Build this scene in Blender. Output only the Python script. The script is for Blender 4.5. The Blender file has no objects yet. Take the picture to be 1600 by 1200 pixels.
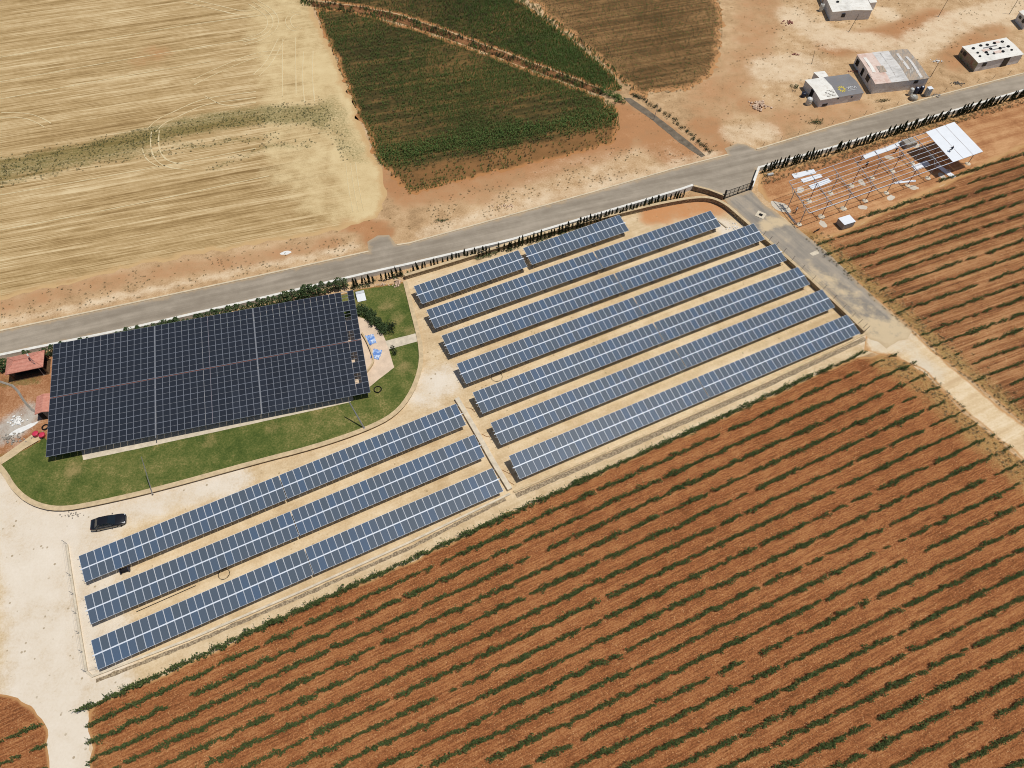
import bpy, bmesh, math, random
import numpy as np
from mathutils import Vector, Matrix, noise
from mathutils.geometry import delaunay_2d_cdt

R = random.Random(7)
C = bpy.context.scene
COL = C.collection

# ------------------------------------------------------------------ camera
F_PX, PITCH, ROLL, CAM_H = 1109.74, 0.98355, 0.0025, 95.33
_c, _s = math.cos(PITCH), math.sin(PITCH)
_fw = Vector((0, _c, -_s)); _rt = Vector((1, 0, 0)); _up = Vector((0, _s, _c))
_r2 = _rt * math.cos(ROLL) + _up * math.sin(ROLL)
_u2 = _up * math.cos(ROLL) - _rt * math.sin(ROLL)
cam = bpy.data.cameras.new('camera'); camo = bpy.data.objects.new('camera', cam); COL.objects.link(camo)
cam.sensor_width = 36.0; cam.lens = F_PX / 1600 * 36.0
cam.clip_start = 0.5; cam.clip_end = 5000
m = Matrix((_r2, _u2, -_fw)).transposed().to_4x4(); m.translation = (0, 0, CAM_H)
camo.matrix_world = m
C.camera = camo

# ------------------------------------------------------------------ sky + sun + exposure
SUN = Vector((0.34, -0.02, 1.0)).normalized()
w = bpy.data.worlds.new('World'); C.world = w; w.use_nodes = True
nt = w.node_tree; nt.nodes.clear()
sky = nt.nodes.new('ShaderNodeTexSky'); sky.sky_type = 'NISHITA'; sky.sun_disc = False
sky.sun_elevation = math.asin(SUN.z); sky.sun_rotation = math.atan2(SUN.x, SUN.y)
sky.air_density = 1.0; sky.dust_density = 1.2; sky.altitude = 900
bg = nt.nodes.new('ShaderNodeBackground'); bg.inputs[1].default_value = 0.063
wo = nt.nodes.new('ShaderNodeOutputWorld')
nt.links.new(sky.outputs[0], bg.inputs[0]); nt.links.new(bg.outputs[0], wo.inputs[0])
sl = bpy.data.lights.new('sun', 'SUN'); sl.energy = 3.25; sl.angle = math.radians(0.53); sl.color = (1.0, 0.965, 0.90)
so = bpy.data.objects.new('sun', sl); COL.objects.link(so)
so.rotation_euler = (-SUN).to_track_quat('-Z', 'Y').to_euler(); so.location = (60, 60, 120)
C.view_settings.view_transform = 'Standard'; C.view_settings.look = 'None'
C.view_settings.exposure = 0.0; C.view_settings.gamma = 1.0
C.view_settings.use_curve_mapping = False
C.render.engine = 'CYCLES'; C.cycles.filter_width = 1.0

# ------------------------------------------------------------------ helpers
def at(px, py, z=0.0):
    d = _fw + _r2 * ((px - 800) / F_PX) - _u2 * ((py - 600) / F_PX)
    t = (z - CAM_H) / d.z
    return Vector((d.x * t, d.y * t, z))
def at2(px, py, z=0.0):
    v = at(px, py, z); return Vector((v.x, v.y))
def W(pts, z=0.0): return [at2(a, b, z) for a, b in pts]
def shown(x, y, z=0.0, mgn=60):
    d = Vector((x, y, z - CAM_H)); k = d.dot(_fw)
    if k <= 1: return False
    a = 800 + F_PX * d.dot(_r2) / k; b = 600 - F_PX * d.dot(_u2) / k
    return -mgn < a < 1600 + mgn and -mgn < b < 1200 + mgn

def tag(o, label=None, cat=None, group=None, kind=None):
    if label: o['label'] = label
    if cat: o['category'] = cat
    if group: o['group'] = group
    if kind: o['kind'] = kind
    return o
def empty(name, loc=(0, 0, 0), rz=0.0):
    o = bpy.data.objects.new(name, None); COL.objects.link(o)
    o.empty_display_size = 0.2; o.location = loc; o.rotation_euler = (0, 0, rz)
    return o
def obj(name, mesh, parent=None, loc=None, rot=None):
    o = bpy.data.objects.new(name, mesh); COL.objects.link(o)
    if parent: o.parent = parent
    if loc is not None: o.location = loc
    if rot is not None: o.rotation_euler = rot
    return o

class MB:
    def __init__(s): s.v = []; s.f = []; s.m = []
    def add(s, vs, fs, mi=0):
        b = len(s.v); s.v += [tuple(x) for x in vs]
        s.f += [tuple(i + b for i in f) for f in fs]; s.m += [mi] * len(fs)
        return s
    def box(s, c, d, rz=0.0, mi=0, rot=None, bev=0.0):
        x, y, z = d[0] / 2, d[1] / 2, d[2] / 2
        if bev > 0:
            k = bev
            vs = []
            for (zz, ins) in ((-z, k), (-z + k, 0), (z - k, 0), (z, k)):
                vs += [(-x + ins, -y + ins, zz), (x - ins, -y + ins, zz), (x - ins, y - ins, zz), (-x + ins, y - ins, zz)]
            fs = [(3, 2, 1, 0), (12, 13, 14, 15)]
            for r in range(3):
                for i in range(4):
                    j = (i + 1) % 4; fs.append((r * 4 + i, r * 4 + j, r * 4 + 4 + j, r * 4 + 4 + i))
        else:
            vs = [(-x, -y, -z), (x, -y, -z), (x, y, -z), (-x, y, -z), (-x, -y, z), (x, -y, z), (x, y, z), (-x, y, z)]
            fs = [(3, 2, 1, 0), (4, 5, 6, 7), (0, 1, 5, 4), (1, 2, 6, 5), (2, 3, 7, 6), (3, 0, 4, 7)]
        M = rot if rot is not None else Matrix.Rotation(rz, 3, 'Z')
        c = Vector(c)
        return s.add([M @ Vector(p) + c for p in vs], fs, mi)
    def tube(s, p, q, r, n=6, mi=0, r2=None, caps=True):
        p = Vector(p); q = Vector(q); r2 = r if r2 is None else r2
        a = (q - p).normalized(); u = a.orthogonal().normalized(); v = a.cross(u)
        vs = []
        for c, rr in ((p, r), (q, r2)):
            for i in range(n):
                t = 2 * math.pi * i / n; vs.append(c + (u * math.cos(t) + v * math.sin(t)) * rr)
        fs = [(i, (i + 1) % n, n + (i + 1) % n, n + i) for i in range(n)]
        if caps: fs += [tuple(range(n - 1, -1, -1)), tuple(range(n, 2 * n))]
        return s.add(vs, fs, mi)
    def path(s, pts, r, n=6, mi=0):
        pts = [Vector(p) for p in pts]; vs = []; k = len(pts)
        for i, p in enumerate(pts):
            a = (pts[min(i + 1, k - 1)] - pts[max(i - 1, 0)]).normalized()
            u = a.cross(Vector((0, 0, 1)))
            u = u.normalized() if u.length > 1e-4 else a.orthogonal().normalized()
            v = u.cross(a)
            for j in range(n):
                t = 2 * math.pi * j / n; vs.append(p + (u * math.cos(t) + v * math.sin(t)) * r)
        fs = []
        for i in range(k - 1):
            for j in range(n):
                fs.append((i * n + j, i * n + (j + 1) % n, (i + 1) * n + (j + 1) % n, (i + 1) * n + j))
        fs += [tuple(range(n - 1, -1, -1)), tuple(range((k - 1) * n, k * n))]
        return s.add(vs, fs, mi)
    def lathe(s, prof, c=(0, 0, 0), n=16, mi=0, rot=None):
        c = Vector(c); vs = []
        for r, z in prof:
            for i in range(n):
                t = 2 * math.pi * i / n; p = Vector((r * math.cos(t), r * math.sin(t), z))
                vs.append((rot @ p if rot is not None else p) + c)
        fs = []
        for k in range(len(prof) - 1):
            for i in range(n): fs.append((k * n + i, k * n + (i + 1) % n, k * n + n + (i + 1) % n, k * n + n + i))
        fs += [tuple(range(n - 1, -1, -1)), tuple(range((len(prof) - 1) * n, len(prof) * n))]
        return s.add(vs, fs, mi)
    def quad(s, a, b, c, d, mi=0): return s.add([a, b, c, d], [(0, 1, 2, 3)], mi)
    def mesh(s, name, mats, smooth=False):
        me = bpy.data.meshes.new(name); me.from_pydata(s.v, [], s.f)
        for mm in (mats if isinstance(mats, (list, tuple)) else [mats]): me.materials.append(mm)
        me.polygons.foreach_set('material_index', s.m)
        if smooth: me.polygons.foreach_set('use_smooth', [True] * len(s.f))
        me.update(); return me
    def build(s, name, mats, parent=None, loc=None, rot=None, smooth=False):
        return obj(name, s.mesh(name, mats, smooth), parent, loc, rot)

# ------------------------------------------------------------------ node helper
def srgb(r, g, b):
    f = lambda c: (c / 255 / 12.92) if c / 255 <= 0.04045 else ((c / 255 + 0.055) / 1.055) ** 2.4
    return (f(r), f(g), f(b), 1.0)
class N:
    def __init__(s, name):
        s.mat = bpy.data.materials.new(name); s.mat.use_nodes = True
        s.t = s.mat.node_tree; s.t.nodes.clear()
        s.out = s.t.nodes.new('ShaderNodeOutputMaterial')
        s.b = s.t.nodes.new('ShaderNodeBsdfPrincipled'); s.t.links.new(s.b.outputs[0], s.out.inputs[0])
        s.tc = s.t.nodes.new('ShaderNodeTexCoord')
    def put(s, sock, v):
        if hasattr(v, 'links') or isinstance(v, bpy.types.NodeSocket): s.t.links.new(v, sock)
        elif isinstance(v, (tuple, list)) and len(v) == 3 and sock.type == 'RGBA': sock.default_value = (*v, 1)
        else: sock.default_value = v
    def math(s, op, a, b=None, clamp=False):
        n = s.t.nodes.new('ShaderNodeMath'); n.operation = op; n.use_clamp = clamp
        s.put(n.inputs[0], a)
        if b is not None: s.put(n.inputs[1], b)
        return n.outputs[0]
    def rot(s, ang, sx=1.0, sy=1.0, src=None):
        n = s.t.nodes.new('ShaderNodeMapping'); n.vector_type = 'TEXTURE'
        n.inputs['Rotation'].default_value = (0, 0, ang)
        s.put(n.inputs[0], src if src is not None else s.tc.outputs['Object'])
        n2 = s.t.nodes.new('ShaderNodeMapping'); n2.inputs['Scale'].default_value = (sx, sy, 1)
        s.t.links.new(n.outputs[0], n2.inputs[0]); return n2.outputs[0]
    def noise(s, scale, detail=4.0, rough=0.6, vec=None, dist=0.0):
        n = s.t.nodes.new('ShaderNodeTexNoise'); n.inputs['Scale'].default_value = scale
        n.inputs['Detail'].default_value = detail; n.inputs['Roughness'].default_value = rough
        n.inputs['Distortion'].default_value = dist
        s.put(n.inputs['Vector'], vec if vec is not None else s.tc.outputs['Object'])
        return n.outputs[0]
    def voro(s, scale, vec=None, out='Distance', rnd=1.0):
        n = s.t.nodes.new('ShaderNodeTexVoronoi'); n.inputs['Scale'].default_value = scale
        n.inputs['Randomness'].default_value = rnd
        s.put(n.inputs['Vector'], vec if vec is not None else s.tc.outputs['Object'])
        return n.outputs[out]
    def ramp(s, fac, stops, interp='LINEAR'):
        n = s.t.nodes.new('ShaderNodeValToRGB'); e = n.color_ramp.elements; n.color_ramp.interpolation = interp
        e[0].position, e[0].color = stops[0][0], stops[0][1]
        e[1].position, e[1].color = stops[-1][0], stops[-1][1]
        for p, c in stops[1:-1]:
            k = e.new(p); k.color = c
        s.put(n.inputs[0], fac); return n.outputs[0]
    def step(s, v, lo, hi):
        n = s.t.nodes.new('ShaderNodeMapRange'); n.interpolation_type = 'SMOOTHSTEP'
        s.put(n.inputs[0], v); n.inputs[1].default_value = lo; n.inputs[2].default_value = hi
        return n.outputs[0]
    def mix(s, fac, a, b, mode='MIX'):
        n = s.t.nodes.new('ShaderNodeMix'); n.data_type = 'RGBA'; n.blend_type = mode
        s.put(n.inputs[0], fac); s.put(n.inputs[6], a); s.put(n.inputs[7], b); return n.outputs[2]
    def attr(s, name):
        n = s.t.nodes.new('ShaderNodeAttribute'); n.attribute_name = name; return n.outputs['Fac']
    def objrand(s):
        n = s.t.nodes.new('ShaderNodeObjectInfo'); return n.outputs['Random']
    def island(s):
        n = s.t.nodes.new('ShaderNodeNewGeometry'); return n.outputs['Random Per Island']
    def bump(s, h, strength=0.4, dist=0.05):
        n = s.t.nodes.new('ShaderNodeBump'); n.inputs['Strength'].default_value = strength
        n.inputs['Distance'].default_value = dist; s.put(n.inputs['Height'], h)
        s.t.links.new(n.outputs[0], s.b.inputs['Normal'])
    def done(s, col, rough=0.9, spec=0.2, metal=0.0):
        s.put(s.b.inputs['Base Color'], col); s.put(s.b.inputs['Roughness'], rough)
        s.b.inputs['Specular IOR Level'].default_value = spec; s.b.inputs['Metallic'].default_value = metal
        return s.mat

def plain(name, c, rough=0.7, spec=0.3, metal=0.0, var=0.12, scale=3.0):
    n = N(name)
    k = n.noise(scale, 5, 0.65)
    d = tuple(x * (1 - var * 1.6) for x in c[:3]) + (1,); l = tuple(min(1, x * (1 + var)) for x in c[:3]) + (1,)
    return n.done(n.ramp(k, [(0.3, d), (0.7, l)]), rough, spec, metal)

# world direction of a line in the picture
def ang_of(a, b):
    p, q = at2(*a), at2(*b); return math.atan2(q.y - p.y, q.x - p.x)
A_WHEAT = ang_of((0, 130), (400, 72))
A_VINE = math.radians(25.6)
A_VINE2 = math.radians(21.5)
A_CROP = ang_of((620, 250), (940, 190))
A_ROAD = ang_of((200, 490), (700, 378))
A_ROWS = 0.4421

# ------------------------------------------------------------------ painted-on soil zones: scalar fields sampled on the ground meshes
def seg_d(p, a, b):
    ab = b - a; t = max(0.0, min(1.0, (p - a).dot(ab) / max(ab.length_squared, 1e-9)))
    return (p - a - ab * t).length
ZONES = {'red': [], 'pale': [], 'weed': [], 'straw': []}
def zone(kind, pts, width, soft, k=1.0):
    w_ = W(pts); ZONES[kind].append((w_, width, soft, k, min(p.x for p in w_) - width - soft, max(p.x for p in w_) + width + soft,
                                      min(p.y for p in w_) - width - soft, max(p.y for p in w_) + width + soft))
def field(kind, x, y):
    p = Vector((x, y)); r = 0.0
    for w_, wd, soft, k, x0, x1, y0, y1 in ZONES[kind]:
        if not (x0 < x < x1 and y0 < y < y1): continue
        d = min(seg_d(p, w_[i], w_[i + 1]) for i in range(len(w_) - 1)) if len(w_) > 1 else (p - w_[0]).length
        t = max(0.0, min(1.0, (wd + soft - d) / soft)); r = max(r, k * t * t * (3 - 2 * t))
    return r
# camp side
zone('pale', [(1600, 5), (1480, 40), (1410, 85), (1385, 70), (1300, 60), (1240, 25)], 2.0, 5.0, 0.9)
zone('pale', [(1205, 110), (1255, 105)], 2.5, 6, 0.9)
zone('pale', [(1150, 210), (1190, 205)], 1.5, 4, 0.8)
zone('pale', [(1385, 22)], 2, 3, 1.0)
zone('pale', [(1557, 26), (1570, 30)], 1.5, 3.5, 0.9)
zone('red', [(1310, 72), (1380, 60), (1470, 30)], 2.5, 5, 0.9)
zone('red', [(1220, 190), (1330, 170)], 2.5, 6, 0.55)
zone('red', [(1490, 95), (1550, 45)], 2, 5, 0.7)
zone('red', [(1100, 195), (1130, 240)], 2.0, 4, 0.8)
zone('red', [(1105, 170), (1175, 80), (1190, 0)], 3.0, 6, 0.55)
zone('red', [(1170, 165)], 2, 4, 0.7)
zone('red', [(1000, 195), (1060, 240)], 3.0, 5, 0.9)
zone('red', [(970, 175), (968, 220)], 2.0, 4, 1.0)
zone('red', [(600, 275), (640, 310), (800, 280), (960, 232)], 1.2, 4, 0.75)
zone('red', [(0, 478), (250, 425), (400, 405), (520, 378)], 0.8, 3, 0.6)
zone('red', [(555, 350), (600, 362), (580, 372)], 1.3, 2, 1.0)
zone('red', [(700, 300), (760, 305)], 1.2, 3.5, 0.6)
zone('red', [(225, 90), (235, 85)], 2, 5, 0.5)
zone('pale', [(0, 505), (400, 418), (560, 385)], 0.4, 1.0, 0.8)
zone('pale', [(660, 365), (900, 300), (1120, 240)], 0.6, 2.0, 0.7)
zone('pale', [(800, 320), (900, 270), (1040, 250)], 3, 5, 0.35)
zone('red', [(625, 290), (720, 268), (860, 236), (960, 214)], 2.5, 3.0, 1.0)
# green weeds in the stubble
zone('weed', [(-60, 275), (150, 235), (300, 195), (420, 178), (500, 180)], 2.2, 3.5, 1.0)
zone('weed', [(-60, 300), (130, 258), (330, 225), (440, 212)], 0.6, 1.6, 0.8)
zone('weed', [(330, 262), (420, 228), (490, 225)], 0.6, 1.4, 0.8)
zone('weed', [(515, 160), (540, 215), (560, 245)], 2.0, 2.5, .75)
zone('weed', [(480, 170), (505, 200)], 1.2, 2.0, 0.9)
zone('straw', [(490, 95), (530, 150), (560, 260), (580, 330)], 3.5, 4, 0.9)
zone('straw', [(440, 20), (470, 120), (480, 240), (540, 300)], 6, 7, 0.7)
# yard and tracks
zone('pale', [(60, 760), (100, 900), (110, 1200)], 5.5, 5, 1.0)
zone('pale', [(150, 800), (260, 775), (360, 750)], 1.8, 2.5, 0.9)
zone('pale', [(660, 610), (700, 590)], 1.8, 3, 0.8)
zone('pale', [(1365, 530), (1410, 535)], 1.5, 3.5, .6)
zone('straw', [(1340, 520), (1400, 530), (1430, 520)], 1.5, 5.5, 1.0)
zone('pale', [(1440, 570), (1460, 585)], 1.0, 2.0, .7)
zone('pale', [(1195, 352), (1245, 340)], .7, 1.6, 1.0)
zone('pale', [(1270, 425), (1330, 470), (1390, 515)], .8, 3.0, 0.6)
zone('pale', [(1130, 350), (1160, 372)], 1.2, 2.2, 0.9)
zone('red', [(1020, 335), (1090, 322), (1120, 325)], 1.6, 3, 0.9)
zone('red', [(85, 905), (90, 915)], 0.6, 1.5, 0.5)
zone('red', [(40, 960), (60, 975)], 2.0, 5, 0.25)
for q in ((430, 668), (604, 482), (622, 500), (634, 578), (118, 738), (330, 690), (560, 480), (500, 655), (640, 520)): zone('straw', [q], .2, 2.6, .6)
# lawn + yard by the gazebo
zone('pale', [(-20, 690), (20, 672), (45, 652)], 1.2, 2.2, 0.95)
zone('weed', [(10, 600), (60, 594)], .6, 1.2, 1.0)
zone('pale', [(690, 640), (720, 560), (690, 480)], 0.4, 2, 0.2)
# dry grass by the dirt track, in the vineyards
zone('weed', [(1265, 375), (1340, 440), (1430, 520), (1500, 580), (1600, 670)], 1.2, 4.5, 1.0)
zone('weed', [(1390, 560), (1450, 590), (1530, 670), (1620, 750)], 1.5, 6.0, 1.0)
zone('weed', [(1190, 265), (1300, 235), (1400, 205), (1500, 178)], 1.2, 2.2, 0.9)
zone('weed', [(140, 1110), (150, 1200)], 0.8, 2.0, 0.6)

# ------------------------------------------------------------------ ground-like materials
def soil(name, stops, aniso=None, speck=None, edge=None, red=None, pale=None, weed=None, straw=None, bump=0.35, big=0.045, mid=0.35, fine=3.2, mixw=(0.4, 0.3, 0.3), contrast=(0.32, 0.68)):
    n = N(name)
    a = n.noise(big, 4, 0.6); b = n.noise(mid, 5, 0.65); c = n.noise(fine, 4, 0.75)
    v = n.math('ADD', n.math('MULTIPLY', a, mixw[0]), n.math('ADD', n.math('MULTIPLY', b, mixw[1]), n.math('MULTIPLY', c, mixw[2])))
    h = c
    for (ang, sx, sy, amt) in (aniso or []):
        s_ = n.noise(1.0, 3, 0.6, n.rot(ang, sx, sy), 0.15)
        v = n.math('ADD', v, n.math('MULTIPLY', n.math('SUBTRACT', s_, 0.5), amt))
        h = n.math('ADD', h, n.math('MULTIPLY', s_, amt))
    lo, hi = contrast
    v = n.step(v, lo, hi)
    col = n.ramp(v, stops)
    brk = n.math('ADD', n.math('MULTIPLY', n.noise(0.13, 5, 0.7), 0.45), n.math('ADD', n.math('MULTIPLY', b, 0.35), n.math('MULTIPLY', c, 0.3)))
    def zmix(col, at_, target, lo_=0.45, hi_=0.8):
        f = n.step(n.math('ADD', at_, n.math('MULTIPLY', n.math('SUBTRACT', brk, 0.55), 2.6)), 0.15, 1.05)
        return n.mix(f, col, target)
    if red: col = zmix(col, n.attr('red'), n.ramp(brk, [(0.3, red[0]), (0.75, red[1])]))
    if pale: col = zmix(col, n.attr('pale'), n.ramp(brk, [(0.3, pale[0]), (0.75, pale[1])]))
    if straw: col = zmix(col, n.attr('straw'), n.ramp(brk, [(0.3, straw[0]), (0.75, straw[1])]))
    if weed:
        wv = n.math('ADD', n.math('MULTIPLY', n.noise(2.2, 5, 0.8), 1.1), n.math('MULTIPLY', b, 0.3))
        f = n.math('MULTIPLY', n.step(n.math('ADD', n.attr('weed'), n.math('MULTIPLY', n.math('SUBTRACT', wv, 0.75), 1.6)), 0.35, 1.15), 0.85)
        col = n.mix(f, col, n.ramp(c, [(0.35, weed[0]), (0.7, weed[1])]))
    if speck:
        sc, thr, sc_col, amt = speck
        d = n.voro(sc); f = n.math('MULTIPLY', n.step(d, thr, thr * 0.55), amt)
        f = n.math('MULTIPLY', f, n.step(n.noise(sc * 0.6, 2), 0.48, 0.62))
        col = n.mix(f, col, sc_col)
    if edge:
        ecol, wd = edge
        f = n.step(n.math('ADD', n.math('DIVIDE', n.attr('edge'), wd), n.math('MULTIPLY', n.math('SUBTRACT', brk, 0.55), 2.2)), 0.75, 0.15)
        col = n.mix(f, col, ecol)
    n.bump(h, bump, 0.08)
    return n.done(col, 0.95, 0.1)

RED0, RED1 = srgb(156, 106, 68), srgb(192, 143, 100)
PALE0, PALE1 = srgb(204, 174, 136), srgb(230, 208, 176)
GREENW0, GREENW1 = srgb(92, 86, 46), srgb(140, 124, 72)
M_ground = soil('dry_earth', [(0, srgb(148, 118, 84)), (0.4, srgb(188, 154, 114)), (0.7, srgb(206, 174, 134)), (1, srgb(224, 200, 166))], red=(RED0, RED1), pale=(PALE0, PALE1),
                speck=(1.1, 0.26, srgb(122, 98, 62), 0.8), bump=0.5, mixw=(0.3, 0.4, 0.3), contrast=(0.3, 0.7))
M_wheat = soil('wheat_stubble', [(0, srgb(136, 108, 68)), (0.4, srgb(175, 146, 100)), (0.75, srgb(196, 168, 123)), (1, srgb(218, 195, 152))],
               aniso=[(A_WHEAT, 0.012, 0.55, 0.95), (A_WHEAT + 0.02, 0.02, 1.7, 0.6), (A_WHEAT, 0.12, 4.5, 1.3)], fine=5.0,
               red=(srgb(168, 118, 74), srgb(186, 136, 90)), straw=(srgb(200, 172, 122), srgb(222, 200, 154)), weed=(srgb(96, 92, 50), srgb(134, 122, 70)),
               edge=(srgb(200, 166, 118), 2.2), mixw=(0.35, 0.3, 0.35), contrast=(0.08, 0.86))
M_croploam = soil('crop_soil', [(0, srgb(50, 48, 26)), (0.5, srgb(80, 70, 40)), (1, srgb(126, 96, 58))], aniso=[(A_CROP, 0.03, 0.9, 0.4)], fine=4.0,
                  red=(srgb(112, 82, 48), srgb(150, 108, 68)), edge=(srgb(178, 126, 80), 1.6))
M_fallow = soil('fallow_soil', [(0, srgb(94, 72, 44)), (0.5, srgb(124, 94, 60)), (1, srgb(152, 118, 78))],
                aniso=[(A_CROP, 0.02, 1.4, 0.5), (A_CROP, 0.05, 0.3, 0.3)], red=(srgb(142, 80, 48), srgb(166, 100, 62)), edge=(srgb(186, 138, 92), 2.4))
M_vine = soil('tilled_red_soil', [(0, srgb(108, 66, 39)), (0.45, srgb(149, 93, 56)), (1, srgb(182, 129, 83))],
              aniso=[(A_VINE, 0.06, 2.4, 0.28), (A_VINE - 0.03, 0.02, 0.38, 0.12), (A_VINE, 0.5, 6.0, 0.5)],
              speck=(4.5, 0.32, srgb(218, 182, 134), 0.55), weed=(srgb(150, 116, 66), srgb(196, 164, 108)), edge=(srgb(186, 140, 92), 0.6), mixw=(0.16, 0.25, 0.74), fine=4.2, contrast=(0.36, 0.8))
M_vine2 = soil('tilled_red_soil_by_site', [(0, srgb(106, 69, 44)), (0.45, srgb(148, 99, 63)), (1, srgb(184, 137, 93))],
               aniso=[(A_VINE2, 0.06, 1.6, 0.5), (A_VINE2, 0.02, 0.36, 0.5), (A_VINE2, 0.12, 5.0, 0.5)],
               speck=(4.5, 0.34, srgb(216, 184, 138), 0.75), weed=(srgb(142, 118, 66), srgb(190, 160, 104)), edge=(srgb(186, 142, 94), 1.0), mixw=(0.3, 0.3, 0.55), fine=4.2, contrast=(0.36, 0.8))
M_site = soil('building_site_soil', [(0, srgb(138, 92, 60)), (0.5, srgb(174, 123, 82)), (1, srgb(206, 160, 114))], aniso=[(A_VINE2, 0.03, 0.7, 0.4)],
              weed=(srgb(118, 96, 50), srgb(176, 140, 84)), red=(RED0, RED1), edge=(srgb(194, 152, 104), 1.6))
M_yard = soil('sandy_yard', [(0, srgb(190, 162, 122)), (0.5, srgb(212, 187, 149)), (1, srgb(228, 207, 173))], red=(srgb(182, 120, 74), srgb(206, 152, 104)),
              pale=(srgb(210, 193, 168), srgb(232, 220, 202)), aniso=[(ang_of((800, 800), (1200, 622)), 0.04, 0.7, 0.3)], speck=(1.0, 0.2, srgb(146, 124, 88), 0.7), bump=0.35, mixw=(0.3, 0.4, 0.3))
M_track = soil('dirt_track', [(0, srgb(202, 172, 132)), (0.5, srgb(218, 192, 152)), (1, srgb(232, 212, 180))], aniso=[(ang_of((800, 800), (1200, 622)), 0.03, 0.8, 0.45)],
               pale=(srgb(206, 190, 164), srgb(222, 208, 184)), red=(RED0, RED1), edge=(srgb(196, 152, 104), 0.8), bump=0.25)
M_lawn = soil('lawn_grass', [(0, srgb(58, 76, 32)), (0.42, srgb(88, 99, 47)), (0.72, srgb(114, 114, 62)), (1, srgb(162, 144, 94))], fine=3.5, mid=0.4,
              mixw=(0.35, 0.35, 0.4), contrast=(0.36, 0.74), edge=(srgb(158, 118, 70), 0.5), bump=0.8, straw=(srgb(116, 108, 60), srgb(164, 144, 96)))
M_redyard = soil('red_yard_soil', [(0, srgb(124, 84, 54)), (0.5, srgb(160, 110, 74)), (1, srgb(194, 150, 112))], weed=(GREENW0, GREENW1), pale=(srgb(150, 138, 122), srgb(206, 198, 186)), fine=4.0, mixw=(0.3, 0.35, 0.4), edge=(srgb(150, 110, 66), 0.6))
def asphalt(name, c0, c1, c2, ang):
    n = N(name)
    a = n.noise(0.05, 4, 0.6); b = n.noise(1.0, 4, 0.6, n.rot(ang, 0.05, 0.7)); c = n.noise(9, 3, 0.7); d = n.noise(0.4, 5, 0.7)
    v = n.math('ADD', n.math('MULTIPLY', a, 0.3), n.math('ADD', n.math('MULTIPLY', b, 0.4), n.math('ADD', n.math('MULTIPLY', c, 0.1), n.math('MULTIPLY', d, 0.2))))
    col = n.ramp(n.step(v, 0.38, 0.64), [(0, c0), (0.5, c1), (1, c2)])
    crk = n.step(n.voro(.16, n.rot(ang, .5, 1.0), 'Distance') if False else n.noise(.9, 6, .8, n.rot(ang, .25, 1.0)), .705, .72)
    col = n.mix(n.math('MULTIPLY', crk, .5), col, srgb(98, 90, 80))
    if 'drive' in name:
        dust = n.step(n.math('ADD', n.math('MAXIMUM', n.attr('straw'), n.attr('pale')), n.math('MULTIPLY', n.math('SUBTRACT', d, 0.5), 2.2)), 0.2, 1.0)
        col = n.mix(n.math('MULTIPLY', dust, .9), col, srgb(210, 187, 150))
    f = n.step(n.math('ADD', n.attr('edge'), n.math('MULTIPLY', n.math('SUBTRACT', d, 0.5), 3.0)), 0.9, 0.0)
    col = n.mix(n.math('MULTIPLY', f, 0.6), col, srgb(190, 164, 128))
    n.bump(c, 0.2, 0.02)
    return n.done(col, 0.9, 0.2)
M_road = asphalt('road_asphalt', srgb(140, 128, 112), srgb(157, 145, 128), srgb(174, 161, 143), A_ROAD)
M_drive = asphalt('driveway_asphalt', srgb(132, 124, 114), srgb(150, 141, 128), srgb(174, 160, 141), ang_of((1150, 330), (1360, 510)))
M_conc = plain('pale_concrete', srgb(214, 200, 176), 0.85, 0.2, var=0.14, scale=1.2)
M_concG = plain('grey_concrete', srgb(160, 152, 140), 0.9, 0.2, var=0.18, scale=1.5)
M_kerb = plain('kerb_concrete', srgb(214, 196, 166), 0.85, 0.2, var=0.12, scale=1.0)
M_wallw = plain('white_wall_paint', srgb(230, 226, 216), 0.85, 0.2, var=0.1, scale=1.5)
M_cap = plain('sandstone_coping', srgb(206, 182, 144), 0.85, 0.2, var=0.14, scale=1.5)
def stonewall(name, c0, c1, sc=2.6):
    n = N(name)
    mp = n.t.nodes.new('ShaderNodeMapping'); mp.inputs['Scale'].default_value = (1, 1, 1.5); n.put(mp.inputs[0], n.tc.outputs['Object'])
    d = n.voro(sc, mp.outputs[0], 'Distance'); cc = n.voro(sc, mp.outputs[0], 'Color')
    col = n.mix(n.noise(3, 4, 0.6), n.mix(cc, c0, c1), srgb(120, 104, 84))
    col = n.mix(n.math('MULTIPLY', n.step(d, 0.42, 0.62), 0.7), col, srgb(110, 94, 74))
    n.bump(n.math('SUBTRACT', 1.0, d), 0.6, 0.05)
    return n.done(col, 0.9, 0.15)
M_stone = stonewall('rubble_stone', srgb(202, 184, 154), srgb(180, 162, 134))
M_gravelst = stonewall('loose_stone_edging', srgb(214, 194, 160), srgb(192, 170, 138), 4.5)

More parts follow.
